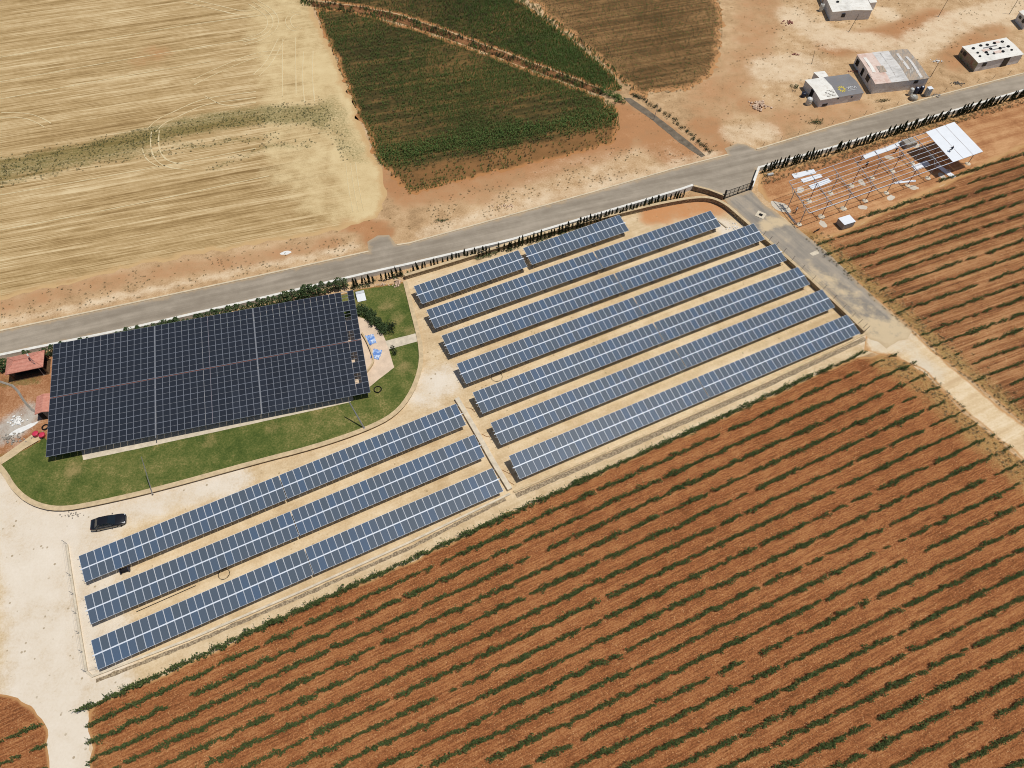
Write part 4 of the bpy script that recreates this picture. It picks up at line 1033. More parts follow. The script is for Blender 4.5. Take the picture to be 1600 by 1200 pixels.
# A: logo-roofed shelter
tA, wA, rA = shelter('tarpaulin_shelter', [(1282.4, 156), (1349, 144.8), (1326, 116), (1258.7, 125.2)], 1.9, 'white shelter with a grey tarpaulin roof printed with a yellow flower logo', [M_tgw], [M_tw, M_tgrey], .35, (.42,))
wA(0, .15, .45, 1.2, .5, M_win, 'window'); wA(0, .42, 1.5, .3, .3, M_win, 'vent'); wA(0, .75, 1.3, .3, .3, M_win, 'vent'); wA(3, .5, 1.0, 1.0, 1.7, M_dark, 'doorway')
def logo():
    p, ex, ey = rA(.66, .27); ny = ey; mb = MB(); tilt_z = .04
    def pt(a, b): 
        u = .585 + a / 10.5; v = .30 + b / 6.2; q, _, _ = rA(u, v); return q + Vector((0, 0, .03))
    for k in range(10):
        a = k * .628; r0, r1 = .35, .95
        c, s = math.cos(a), math.sin(a); pc, ps = -s * .16, c * .16
        mb.add([pt(c * r0 - pc * .5, s * r0 - ps * .5), pt(c * .65 - pc, s * .65 - ps), pt(c * r1, s * r1), pt(c * .65 + pc, s * .65 + ps), pt(c * r0 + pc * .5, s * r0 + ps * .5)], [(0, 1, 2, 3, 4)])
    mb.build('flower_logo', M_yel, tA)
    fc = bpy.data.curves.new('lettering', 'FONT'); fc.body = 'VIDA'; fc.size = 1.0; fc.extrude = .004; fc.align_x = 'LEFT'
    fc.materials.append(M_wtx)
    ft_ = bpy.data.objects.new('lettering', fc); COL.objects.link(ft_); bpy.context.view_layer.update()
    lm = bpy.data.meshes.new_from_object(ft_.evaluated_get(bpy.context.evaluated_depsgraph_get())); bpy.data.objects.remove(ft_)
    fo = obj('lettering', lm, tA)
    q0 = pt(1.15, -.3); q1 = pt(3.0, -.3); q2 = pt(1.15, .7); X = (q1 - q0).normalized(); Y = (q2 - q0); Y = (Y - X * Y.dot(X)).normalized(); Z = X.cross(Y)
    mm = Matrix((X, Y, Z)).transposed().to_4x4(); mm.translation = q0 + Z * .03; fo.matrix_local = mm
    mb = MB()
    for k in range(9):
        q = pt(1.25 + k * .22, -.65); mb.box(q + Z * .02, (.14, .16, .01), math.atan2(X.y, X.x))
    mb.build('small_lettering', M_wtx, tA)
    mb = MB()
    for r_ in range(5):
        for k in range(4):
            if (r_ + k) % 5 == 4: continue
            q, _, _ = rA(.20 + k * .055 + .012 * (r_ % 2), .10 + r_ * .055); mb.box(q + Vector((0, 0, .03)), (.42, .12, .01), math.atan2(ex.y, ex.x))
    mb.build('printed_text', M_dkp, tA)
logo()
# annex behind A
tX, wX, rX = shelter('lean_to', [(1281, 121.5), (1293.5, 119), (1288, 111.5), (1272, 113)], 1.8, 'small white lean-to at the back of the logo-roofed shelter', [M_tgw], [M_tw], .05)
# B
tB, wB, rB = shelter('tarpaulin_shelter', [(1368, 131), (1451.5, 122), (1417.5, 77), (1339.7, 85)], 2.5, 'large shelter with a patchwork pink, grey and brown roof', [M_tgw, M_tbrown, M_tgw, M_tgw], [M_tpink, M_tmix, M_tbrown], .2, (.3, .62), sag=.12)
wB(3, .68, 1.5, 1.4, 1.2, M_win, 'window'); wB(3, .42, 1.2, .9, 1.5, M_dark, 'doorway'); wB(0, .78, 1.9, .9, .7, M_win, 'window'); wB(3, .12, 1.3, 1.2, 1.2, M_dark, 'opening')
def patches(t, onr, lst, nm, dz=.05):
    for (u, v, du, dv, mt) in lst:
        mb = MB(); k = 3; vs = []
        for i in range(k + 1):
            for j in range(k + 1):
                q, _, _ = onr(u + du * (i / k - .5), v + dv * (j / k - .5)); vs.append((q.x, q.y, q.z + dz))
        mb.add(vs, [(i * (k + 1) + j, (i + 1) * (k + 1) + j, (i + 1) * (k + 1) + j + 1, i * (k + 1) + j + 1) for i in range(k) for j in range(k)]); mb.build(nm, mt, t)
patches(tB, rB, [(.26, .42, .13, .2, M_tbrown), (.47, .55, .07, .8, M_tmix), (.74, .6, .05, .55, M_tmix), (.87, .4, .05, .7, M_tmix), (.1, .6, .06, .5, M_tw)], 'patch')
# C
tC, wC, rC = shelter('tarpaulin_shelter', [(1529, 98), (1599, 84.5), (1572.4, 59), (1504, 73)], 2.3, 'white-roofed shelter weighed down with black tyres', [M_tgw, M_tgw, M_tgw, M_olive], [M_tw], .12, (), sag=.04)
wC(0, .17, 1.5, 1.0, .8, M_win, 'window'); wC(0, .66, 1.1, 1.6, 2.1, M_win, 'door'); wC(3, .25, 1.5, 1.0, .7, M_win, 'window'); wC(3, .08, 1.4, .3, .4, M_win, 'vent')
patches(tC, rC, [(.36, .55, .16, .12, M_tpink), (.55, .35, .16, .12, M_tpink), (.72, .85, .12, .12, M_tpink), (.5, .68, .3, .05, M_tgrey), (.62, .5, .3, .04, M_tgrey)], 'patch')
# D
tD, wD, rD = shelter('tarpaulin_shelter', [(1301.5, 18.4), (1363, 15.7), (1345, -22), (1284, -20)], 2.3, 'grey-walled shelter with a white folded roof at the top edge', [M_tgw], [M_tw], .3, (), gable_front=True)
wD(0, .3, 1.3, .9, .9, M_win, 'window'); wD(3, .3, 1.2, .9, 1.8, M_tbrown, 'door')
tE, wE, rE = shelter('tarpaulin_shelter', [(1606, 32), (1670, 20), (1655, -2), (1593.5, 17.9)], 2.3, 'grey-walled shelter with a white roof cut by the right edge', [M_tgw], [M_tw], .15)
wE(3, .7, 1.5, .8, .8, M_win, 'window'); wE(3, .3, 1.5, .9, .5, M_win, 'window')
tF, wF, rF = shelter('lean_to', [(1360, 4), (1370, 3), (1362, -10), (1352, -9)], 2.0, 'small white lean-to at the right end of the folded-roof shelter', [M_tgw], [M_tw], .05)
# tyres on C
TY = MB()
nn_ = 14; vs = []
for i in range(nn_):
    a = 2 * math.pi * i / nn_
    for j in range(8):
        b = 2 * math.pi * j / 8; r = .27 + .09 * math.cos(b); vs.append((r * math.cos(a), r * math.sin(a), .1 + .1 * math.sin(b)))
TY.add(vs, [(i * 8 + j, ((i + 1) % nn_) * 8 + j, ((i + 1) % nn_) * 8 + (j + 1) % 8, i * 8 + (j + 1) % 8) for i in range(nn_) for j in range(8)])
TYM = TY.mesh('tyre', M_rubber, True)
base_tyres = [(470, 698), (577, 655), (672, 645), (774, 622), (888, 600), (532, 762), (566, 810), (655, 758), (680, 785), (768, 770), (718, 705), (853, 700), (897, 742), (972, 672), (1022, 720)]
for i, (a, b) in enumerate(base_tyres):
    q = at(1470 + a / 9.23, b / 9.23, 2.45)
    # drop it on the roof by nearest parametric point
    best = min(((rC(u / 30, v / 20)[0] + tC.location) for u in range(31) for v in range(21)), key=lambda p: (p.xy - q.xy).length)
    o = obj('tyre', TYM, None, (q.x, q.y, best.z + .02)); k = .8 if i in (5, 6, 8, 9, 14) else 1.0; o.scale = (k, k, k)
    tag(o, 'black tyre lying on the white shelter roof as a weight', 'tyre', 'tyres weighing down the white shelter roof')
for i, (u, v) in enumerate(((.22, .35), (.68, .5))):
    q = rD(u, v)[0] + tD.location; tag(obj('tyre', TYM, None, (q.x, q.y, q.z + .02)), 'black tyre on the folded white roof at the top, %s' % ('left of the fold' if i == 0 else 'right of the fold'), 'tyre', 'tyres on the folded roof')
# tanks and barrels
def drum(loc, r, h, mats, label, name='water_tank', cat='water tank', group=None):
    t = empty(name, loc); tag(t, label, cat, group)
    MB().lathe([(r * .96, 0), (r, .04), (r, h * .33), (r * 1.03, h * .35), (r, h * .37), (r, h * .66), (r * 1.03, h * .68), (r, h * .7), (r, h * .93), (r * .9, h)], n=18).build('body', mats[0], t, smooth=True)
    MB().lathe([(r * .42, h), (r * .42, h + .06), (r * .36, h + .08)], n=12).build('lid', mats[1], t); return t
M_tank = plain('grey_white_plastic', srgb(196, 194, 186), 0.5, 0.4, var=0.08)
M_tblue = plain('dark_blue_plastic', srgb(40, 46, 66), 0.5, 0.4, var=0.1)
drum(at(1262.5, 163), .62, 1.5, (M_tank, M_whitem), 'upright grey and white water tank at the logo-roofed shelter')
drum(at(1254.5, 151), .5, 1.0, (M_tblue, M_black), 'dark blue barrel left of the logo-roofed shelter', 'barrel', 'barrel')
drum(at(1282, 17), .5, 1.7, (M_tank, M_dark), 'grey cylinder tank beside the folded-roof shelter at the top')
for i, (a, b) in enumerate([(1421, 148.5), (1429, 147), (1437, 145.5)]):
    drum(at(a, b), .45, 1.6, (M_tblue if i else M_tank, M_whitem), 'dark upright barrel with a white lid in front of the patchwork shelter', 'barrel', 'barrel', 'barrels in front of the patchwork shelter')
drum(at(1426, 155), .85, .8, (M_concG, M_tank), 'low wide grey cistern in front of the barrels')
def cabinet(loc, d, az, label, name='cabinet', cat='cabinet', mat=None, top=None):
    t = empty(name, loc, az); tag(t, label, cat)
    MB().box((0, 0, d[2] / 2 + .06), (d[0], d[1], d[2] - .12), bev=.03).build('body', mat or M_tank, t)
    MB().box((0, 0, d[2] + .03), (d[0] + .1, d[1] + .1, .06), bev=.015).build('lid', top or M_whitem, t)
    MB().box((0, -d[1] / 2 - .015, d[2] / 2), (d[0] * .7, .03, d[2] * .6)).build('door', M_galv, t)
    MB().box((-d[0] * .35, 0, .03), (.12, d[1] * .9, .06)).box((d[0] * .35, 0, .03), (.12, d[1] * .9, .06)).build('skid', M_rust, t); return t
cabinet(at(1447, 149.5), (1.0, .9, 1.9), .25, 'tall pale cabinet at the right end of the patchwork shelter')

# ------------------------------------------------------------------ rubble, rocks
def rocks(name, c, n, rx, ry, smin, smax, mat, seed, label=None, kind='stuff', hz=.6):
    rnd = random.Random(seed); mb = MB()
    for _ in range(n):
        x, y = rnd.gauss(0, rx * .5), rnd.gauss(0, ry * .5); s = rnd.uniform(smin, smax); k = max(0, 1 - math.hypot(x / rx, y / ry))
        bm = bmesh.new(); bmesh.ops.create_icosphere(bm, subdivisions=1, radius=s)
        M3 = Matrix.Rotation(rnd.uniform(0, 6), 3, 'Z') @ Matrix.Diagonal((1, rnd.uniform(.6, 1), rnd.uniform(.5, .8)))
        vs = [M3 @ (v.co * rnd.uniform(.75, 1.15)) + Vector((x, y, s * .4 + k * hz * rnd.random())) for v in bm.verts]
        fs = [tuple(v.index for v in f.verts) for f in bm.faces]; bm.free(); mb.add(vs, fs)
    o = mb.build(name, mat, None, c)
    return tag(o, label, None, None, kind)
M_rock = plain('pale_rock', srgb(214, 186, 160), 0.9, 0.2, var=0.15, scale=2)
M_lime = plain('lime_powder', srgb(232, 230, 224), 0.95, 0.1, var=0.08, scale=2)
rocks('rubble', at(1187, 166), 70, 1.9, 1.9, .16, .42, M_rock, 5)
rocks('rubble', at(622, 441, LZ), 12, .7, 1.0, .18, .42, M_rock, 6)
rocks('rubble', at(790, 322), 26, 2.4, .7, .08, .22, M_rock, 7, hz=.2)
rocks('rubble', at(28, 657, LZ), 40, 1.2, .8, .12, .3, M_lime, 8, hz=.3)
rocks('rubble', at(18, 685, LZ), 60, 2.5, 1.0, .08, .22, M_concG, 9, hz=.2)
rocks('rubble', at(115, 805), 26, 1.4, .5, .06, .16, M_concG, 10, hz=.1)
rocks('rubble', at(1148, 357), 26, 1.4, 1.2, .07, .2, M_lime, 11, hz=.1)
rocks('rubble', at(597, 446, LZ), 18, 3.0, .5, .08, .2, M_rock, 12, hz=.1)
rocks('rubble', at(1232, 36), 30, 1.6, 1.0, .1, .3, M_rust, 13, hz=.2)
rocks('rubble', at(1243, 86), 14, .9, .5, .1, .25, M_rust, 14, hz=.2)
rocks('rubble', at(1462, 96), 26, 1.6, .9, .08, .22, M_lime, 15, hz=.2)
rocks('rubble', at(1495, 131), 30, 1.8, .6, .08, .25, M_dkp, 16, hz=.2)
rocks('rubble', at(1335, 112), 18, 1.5, .5, .08, .22, M_rust, 17, hz=.2)
rocks('rubble', at(1460, 150), 24, 1.6, .7, .08, .25, M_concG, 18, hz=.2)
def blob(name, px, py, rx, ry, ang, mat, z, seed):
    c = at2(px, py); pts = []
    for i in range(28):
        a = i / 28 * 6.283; k = 1 + .3 * noise.noise((math.cos(a) * 1.5 + seed, math.sin(a) * 1.5, seed * 1.7))
        x, y = math.cos(a) * rx * k, math.sin(a) * ry * k; pts.append(c + Vector((x * math.cos(ang) - y * math.sin(ang), x * math.sin(ang) + y * math.cos(ang))))
    return patch(name, pts, z, mat, amp=.08, step=.25, grid=.7, freq=1.5)
blob('lime_spill', 38, 672, 2.0, .5, .6, M_lime, LZ + .026, 3)
blob('lime_spill', 447, 395, 1.0, .5, .2, M_lime, .012, 4)
M_cem = soil('cement_spill', [(0, srgb(186, 170, 148)), (1, srgb(216, 206, 190))])
for i, (a, b) in enumerate([(1348, 324), (1392, 309), (1286, 350), (1427, 293), (1251, 297), (1346, 285), (1389, 246), (1432, 228), (1472, 275)]):
    blob('cement_spill', a, b, .95, .62, .9 * (i % 3), M_cem, .020, 10 + i)
blob('cement_spill', 1221, 324, 2.0, 1.2, -.6, M_cem, .028, 31)

# ------------------------------------------------------------------ the steel frame being roofed
def frame():
    zf, zn = 4.7, 3.8
    A, B = at(1232.7, 283.7, zf), at(1491, 192, zf); Cc, D = at(1264.3, 333.6, zn), at(1535, 237.4, zn)
    o = Vector((A.x, A.y, 0.012)); t = empty('steel_canopy', o); tag(t, 'pale steel roof frame under construction, its right end covered with white sheets', 'steel canopy')
    S = lambda u, v: A.lerp(B, u).lerp(Cc.lerp(D, u), v) - o
    n = 9
    for i in range(n):
        u = i / (n - 1)
        MB().tube(S(u, 0), S(u, 1), .06, 4).build('rafter', M_galv, t)
        for v in (.3, .86):
            p = S(u, v); q = Vector((p.x, p.y, 0))
            MB().tube(q, p, .07, 6).build('post', M_rust if i % 2 else M_galv, t)
            mb = MB().tube(p - Vector((0, 0, 1.0)), S(u, max(0, v - .14)), .04, 4).tube(p - Vector((0, 0, 1.0)), S(u, min(1, v + .12)), .04, 4); mb.build('brace', M_galv, t)
            mb = MB(); bm_r = random.Random(i * 7 + int(v * 10))
            mb.lathe([(.62 * bm_r.uniform(.8, 1.1), 0), (.5, .1), (.3, .16)], (q.x, q.y, 0), 9); mb.build('footing', M_conc, t)
    for j in range(9):
        v = j / 8; a, b = S(0, v), S(1, v); dz = Vector((0, 0, .08))
        MB().tube(a + dz, b + dz, .045 if j < 8 else .07, 4).build('purlin', M_alu, t)
    u0 = .815
    for k in range(3):
        a, b = u0 + (1.0 - u0) * k / 3 + .001, u0 + (1.0 - u0) * (k + 1) / 3 - .001
        mb = MB(); P = [S(a, -.01), S(b, -.01), S(b, 1.01), S(a, 1.01)]; h = Vector((0, 0, .15)); g = Vector((0, 0, .05))
        mb.add([p + h for p in P] + [p + h + g for p in P], [(0, 1, 2, 3), (7, 6, 5, 4), (0, 4, 5, 1), (1, 5, 6, 2), (2, 6, 7, 3), (3, 7, 4, 0)])
        mb.build('roof_sheet', M_whitem, t)
frame()
def sheet(a, b, c, d, label, z=.04, th=.1):
    P = [at(*q, z) for q in (a, b, c, d)]; cen = sum(P, Vector()) / 4; t = MB()
    lo = [p - cen for p in P]; hi = [p - cen + Vector((0, 0, th)) for p in P]
    t.add(lo + hi, [(3, 2, 1, 0), (4, 5, 6, 7), (0, 1, 5, 4), (1, 2, 6, 5), (2, 3, 7, 6), (3, 0, 4, 7)])
    for q in (.33, .66): # bearers under the sheet
        u = lo[0].lerp(lo[1], q); v = lo[3].lerp(lo[2], q); t.box((u + v) / 2 - Vector((0, 0, .02)), ((v - u).length, .1, .04), math.atan2((v - u).y, (v - u).x))
    tag(t.build('roof_sheet', M_whitem, None, cen), label, 'roof sheet', 'white roof sheets lying on the building site')
sheet((1236.5, 272.5), (1271, 264.5), (1275.5, 271), (1241, 279), 'white sheet lying farthest left of the three beside the frame')
sheet((1250.5, 280.5), (1281, 272), (1285, 277), (1255, 286), 'middle one of three white sheets at the left end of the frame')
sheet((1263, 290.5), (1294, 279), (1299, 284.5), (1269, 296.5), 'nearest of three white sheets at the left end of the frame')
sheet((1348, 244), (1366, 236.5), (1370, 242), (1352, 249.5), 'white sheet at the left end of the line behind the frame')
sheet((1367, 236), (1382, 232), (1386, 237), (1371, 241.5), 'white sheet in the middle of the line behind the frame')
sheet((1382, 232), (1406, 221), (1411, 225), (1387, 237), 'white sheet nearest the grey block stack behind the frame')
sheet((1423.5, 260), (1447, 251), (1453, 257), (1430, 266), 'single white sheet by the edge of the black shadow')
sheet((1462, 260), (1468, 258), (1494, 276), (1487, 279), 'long white sheet at the vineyard edge in front of the white roof')
sheet((1397, 285), (1430, 281.5), (1431, 284), (1398, 287.5), 'narrow white strip sheet lying under the front of the frame')
def cabin():
    t = cabinet(at(1319, 352), (2.5, 1.9, 1.35), .38, 'white-topped box cabin at the vineyard edge in front of the frame', 'generator_cabin', 'cabin', M_concG)
cabin()
def block_stack(px, h, label):
    P = at(*px); t = empty('block_stack', P, .3); tag(t, label, 'block stack')
    for k, x in enumerate((-1.0, .35)): MB().box((x, .1 * k, h / 2), (1.25, 1.9, h), .02 * k, bev=.03).build('pallet_load', M_concG, t)
block_stack((1420, 227), 1.1, 'grey double stack of blocks beside the row of white sheets')

# ------------------------------------------------------------------ people on the site
def person(loc, pose, shirt, trousers, label, rz=0.0, hat=None):
    J = {}; E = []
    def j(n, p, r): J[n] = (len(J), Vector(p), r)
    def e(a, b): E.append((J[a][0], J[b][0]))
    bend = pose == 'bend'; f = .5 if bend else .04
    hipz = .9 if pose != 'kneel' else .55
    j('pel', (0, 0, hipz), .13); j('wa', (0, f * .3, hipz + .17), .13); j('ch', (0, f * .75, hipz + (.38 if not bend else .3)), .155); j('nk', (0, f * .95, hipz + (.53 if not bend else .4)), .06)
    j('hd', (0, f * 1.1, hipz + (.63 if not bend else .47)), .085); j('ht', (0, f * 1.22, hipz + (.76 if not bend else .56)), .085)
    for a, b in (('pel', 'wa'), ('wa', 'ch'), ('ch', 'nk'), ('nk', 'hd'), ('hd', 'ht')): e(a, b)
    for s, k in ((-1, 'l'), (1, 'r')):
        j('sh' + k, (s * .19, f * .8, hipz + (.44 if not bend else .32)), .065); e('ch', 'sh' + k)
        ex = (s * .27, f * .8 + .08, hipz + .18) if not bend else (s * .24, f + .12, hipz + .05)
        wx = (s * .26, f * .8 + .28, hipz + .06) if not bend else (s * .2, f + .22, hipz - .2)
        j('el' + k, ex, .045); e('sh' + k, 'el' + k); j('wr' + k, wx, .03); e('el' + k, 'wr' + k)
        hx = Vector(wx) + Vector((0, .06, -.06)); j('pm' + k, hx, .038); e('wr' + k, 'pm' + k)
        for q in range(4):
            j('f%d%s' % (q, k), hx + Vector(((q - 1.5) * .024, .05 + .01 * (q in (1, 2)), -.06)), .010); e('pm' + k, 'f%d%s' % (q, k))
        j('th' + k, hx + Vector((-s * .06, .03, .0)), .011); e('pm' + k, 'th' + k)
        j('hp' + k, (s * .1, 0, hipz - .06), .1); e('pel', 'hp' + k)
        if pose == 'kneel': kn = (s * .12, .32, .3 if s > 0 else .1); an = (s * .12, .1 if s > 0 else -.25, .08)
        else: kn = (s * .11, .06 * s + .03, .48); an = (s * .12, .1 * s, .08)
        j('kn' + k, kn, .065); e('hp' + k, 'kn' + k); j('an' + k, an, .042); e('kn' + k, 'an' + k)
        j('ft' + k, (an[0], an[1] + .16, .035), .035); e('an' + k, 'ft' + k)
    me = bpy.data.meshes.new('person'); me.from_pydata([v[1] for v in J.values()], E, [])
    o = obj('person', me); sk = o.modifiers.new('skin', 'SKIN'); sk.use_smooth_shade = True
    if not me.skin_vertices: bpy.context.view_layer.update()
    for i, v in enumerate(J.values()):
        me.skin_vertices[0].data[i].radius = (v[2], v[2]); me.skin_vertices[0].data[i].use_root = (i == 0)
    ss = o.modifiers.new('sub', 'SUBSURF'); ss.levels = 1; ss.render_levels = 1
    dg = bpy.context.evaluated_depsgraph_get(); nm = bpy.data.meshes.new_from_object(o.evaluated_get(dg)); o.modifiers.clear(); o.data = nm
    nm.materials.clear(); skin = M_skin
    for mm in (trousers, shirt, skin, M_hair): nm.materials.append(mm)
    neck = J['nk'][1]; head = J['hd'][1]
    for p in nm.polygons:
        c = p.center; mi = 1
        if (c - J['ht'][1]).length < .12: mi = 3
        elif (c - head).length < .13 and c.z > neck.z: mi = 2
        elif any((c - J['pm' + k][1]).length < .12 for k in 'lr'): mi = 2
        elif c.z < hipz + .03 and not any((c - J[b + k][1]).length < .12 for k in 'lr' for b in ('wr', 'el')): mi = 0
        p.material_index = mi
    o.location = loc; o.rotation_euler = (0, 0, rz); tag(o, label, 'person')
    return o
try:
    M_skin = plain('skin', srgb(150, 104, 78), 0.6, 0.3, var=0.05); M_hair = plain('dark_hair', (.012, .009, .008, 1), 0.7, 0.2, var=0.1)
    M_c1 = plain('dark_blue_cloth', srgb(52, 58, 74), 0.9, 0.1); M_c2 = plain('black_cloth', srgb(38, 36, 38), 0.9, 0.1); M_c3 = plain('white_cloth', srgb(206, 204, 198), 0.9, 0.1); M_c4 = plain('grey_cloth', srgb(110, 110, 112), 0.9, 0.1)
    person(at(1485, 236.5, 4.33), 'kneel', M_c1, M_c2, 'person in dark blue kneeling on the finished white roof')
    person(at(1398, 239, 0.012), 'stand', M_c1, M_c2, 'person in dark clothes standing beside the row of white sheets', .4)
    person(at(1409, 247, 0.012), 'bend', M_c4, M_c2, 'person in grey bending over between the frame posts', 1.2)
    person(at(1352, 262, 0.012), 'stand', M_c2, M_c1, 'person in black standing among the rafters behind the frame middle', 2.0)
    person(at(1343, 254, 0.012), 'stand', M_c3, M_c4, 'person in a white shirt standing next to the one in black', -1.0)
    person(at(1242.5, 333, 0.012), 'stand', M_c3, M_c1, 'person in white shirt and blue trousers at the left end of the frame', .8)
except Exception as ex_:
    print('PERSON FAILED', ex_)

# ------------------------------------------------------------------ gazebo, hut, garden things
M_tile = None
def tiles(name):
    n = N(name); k = n.noise(2.5, 4, .6); col = n.ramp(k, [(.3, srgb(184, 116, 98)), (.7, srgb(212, 150, 130))])
    wv = n.t.nodes.new('ShaderNodeTexWave'); wv.wave_type = 'BANDS'; wv.bands_direction = 'Y'; wv.inputs['Scale'].default_value = .62; wv.inputs['Distortion'].default_value = .6
    n.t.links.new(n.tc.outputs['Object'], wv.inputs[0]); col = n.mix(n.math('MULTIPLY', wv.outputs[1], .28), col, srgb(206, 150, 130)); n.bump(wv.outputs[1], .6, .08)
    return n.done(col, .85, .2)
M_tile = tiles('clay_tiles')
def gazebo():
    h = 2.6; P = [at(7.5, 585.5, h), at(67, 573, h), at(70, 547, h), at(11, 559, h)]; o = Vector((P[0].x, P[0].y, LZ)); az = math.atan2((P[1] - P[0]).y, (P[1] - P[0]).x)
    t = empty('gazebo', o, az); tag(t, 'gazebo with a red tiled hip roof on posts by the road wall', 'gazebo')
    Lx = (P[1] - P[0]).length; Ly = (P[3] - P[0]).length; z = h - LZ; r = .95
    mb = MB(); q = [(0, 0, z), (Lx, 0, z), (Lx, Ly, z), (0, Ly, z)]; a, b = (Ly * .5, Ly * .5, z + r), (Lx - Ly * .5, Ly * .5, z + r)
    mb.add(q + [a, b] + [(x, y, zz - .12) for x, y, zz in q], [(0, 1, 5, 4), (1, 2, 5), (2, 3, 4, 5), (3, 0, 4), (6, 7, 1, 0), (7, 8, 2, 1), (8, 9, 3, 2), (9, 6, 0, 3), (9, 8, 7, 6)])
    mb.build('roof', M_tile, t)
    mb = MB()
    for s, e_ in ((q[0], a), (q[3], a), (q[1], b), (q[2], b), (a, b)): mb.tube(s, e_, .07, 6)
    mb.build('ridge_tile', M_tile, t)
    for x in (.35, Lx - .35):
        for y in (.35, Ly - .35): MB().box((x, y, z / 2), (.16, .16, z)).build('post', M_wood, t)
    MB().box((Lx / 2, Ly - .4, .5), (Lx - 1, .12, 1.0)).build('back_panel', M_dark, t)
    MB().box((Lx / 2, Ly / 2, .05), (Lx - .3, Ly - .3, .1)).build('floor', M_wood, t)  # dark floor colour stands in for the deep shade under the roof
    MB().box((Lx / 2, Ly / 2 - .3, .5), (Lx - 1.6, 1.0, .08)).box((Lx / 2, Ly / 2 - .3, .25), (Lx - 2.4, .3, .5)).build('table', M_dark, t)  # near-black table added to deepen the shade under the roof
gazebo()
def hut():
    h = 2.3; FL = at(55, 647, h); FR = at(79, 642, h); BL = at(60, 619, h)
    o = Vector((FL.x, FL.y, LZ)); az = math.atan2((FR - FL).y, (FR - FL).x); Lx = (FR - FL).length; Ly = (BL - FL).length; z = h - LZ
    t = empty('tiled_hut', o, az); tag(t, 'small hut with a red gabled tile roof half under the black canopy', 'hut')
    m_ = Lx / 2; r = .35; e = .1
    mb = MB(); A = [(-e, -e, z), (m_, -e, z + r), (Lx + e, -e, z), (-e, Ly, z), (m_, Ly, z + r), (Lx + e, Ly, z)]
    mb.add(A + [(x, y, zz - .1) for x, y, zz in A], [(0, 1, 4, 3), (1, 2, 5, 4), (6, 7, 1, 0), (7, 8, 2, 1), (3, 4, 10, 9), (4, 5, 11, 10), (0, 3, 9, 6), (2, 8, 11, 5)]); mb.build('roof', M_tile, t)
    mb = MB().box((m_, Ly / 2, z / 2 - .05), (Lx - .3, Ly - .3, z - .1)); mb.add([(.15, .149, z - .1), (Lx - .15, .149, z - .1), (m_, .149, z + r - .12)], [(0, 1, 2)]); mb.build('wall', M_concG, t)
    MB().box((m_ * .5, .12, .85), (.7, .06, 1.7)).build('door', M_dark, t)
hut()
M_redp = plain('red_plastic', srgb(206, 58, 84), .45, .4, var=.06)
for (a, b, c) in ((58, 680, 'left'), (68, 682, 'right')):
    t = empty('plastic_tub', at(a, b, LZ + .02)); tag(t, 'round pinkish red plastic tub at the path end, the one %s' % ('farther from the canopy' if c == 'left' else 'against the canopy corner'), 'tub', 'red tubs by the canopy corner')
    MB().lathe([(.3, 0), (.36, .25), (.44, .5), (.47, .52), (.47, .56), (.42, .56), (.36, .2)], n=18).build('bowl', M_redp, t, smooth=True)
    MB().lathe([(.45, .57), (.40, .61), (.1, .64)], n=18).build('lid', M_redp, t, smooth=True)
def ring(loc, r, rr, label, name='hose_coil', cat='hose coil', turns=3, mat=None):
    pts = []; n = 30 * turns
    for i in range(n + 1):
        a = i / 30 * 6.283; pts.append((math.cos(a) * r * (1 + .05 * math.sin(i * .7)), math.sin(a) * r * (1 + .04 * math.cos(i * .53)), rr + rr * 1.4 * (i / 30)))
    return tag(MB().path(pts, rr, 5).build(name, mat or M_rubber, None, loc), label, cat)
ring(at(590.5, 609, LZ), .58, .045, 'black hose coiled in a ring on the lawn right of the canopy')
ring(at(71.5, 668, LZ + .02), .45, .07, 'black coil of pipe at the left edge of the canopy by the hut', turns=2)
ring(at(350, 897), .75, .018, 'loose coil of black cable in the shadow between the lower rows', 'cable_coil', 'cable coil', 3)
ring(at(776, 589), .9, .018, 'thin loose coil of cable on the sand between upper rows', 'cable_coil', 'cable coil', 2)
# cables from the gazebo to the hut
for i, off in enumerate((0, .22, .42)):
    pts = [at(a + off * 5, b - off * 4, LZ + .06) for a, b in ((-10, 594), (5, 599), (18, 603), (27, 612), (33, 622), (40, 632), (48, 640), (56, 645))]
    tag(MB().path(smooth(pts, 2) if False else pts, .06, 6).build('conduit', M_concG), 'grey conduit curving over the red earth to the tiled hut', 'conduit', 'grey conduits on the red yard')
tag(MB().tube(at(213, 956, .06), at(306, 915, .06), .05, 6).build('pipe', M_rubber), 'straight black pipe lying beside the middle lower panel row', 'pipe')
def curve_cable(pts, z, r, label, mat=None): tag(MB().path([at(a, b, z) for a, b in pts], r, 5).build('cable', mat or M_rubber), label, 'cable')
curve_cable([(790, 578), (783, 582), (775, 585), (770, 582)], .03, .035, 'short black cable end beside the fourth upper row')
M_brown = plain('brown_cable', srgb(150, 104, 64), .8, .2)
for i, pts in enumerate([[(729, 637), (736, 638), (742, 644)], [(753, 678), (760, 682), (768, 681)], [(784, 734), (792, 738), (800, 742)], [(791, 748), (797, 754), (803, 757)]]):
    curve_cable(pts, .04, .04, 'brown cable sticking out of the table end near the dividing wall, %s from the road' % ('first', 'second', 'third', 'fourth')[i], M_brown)
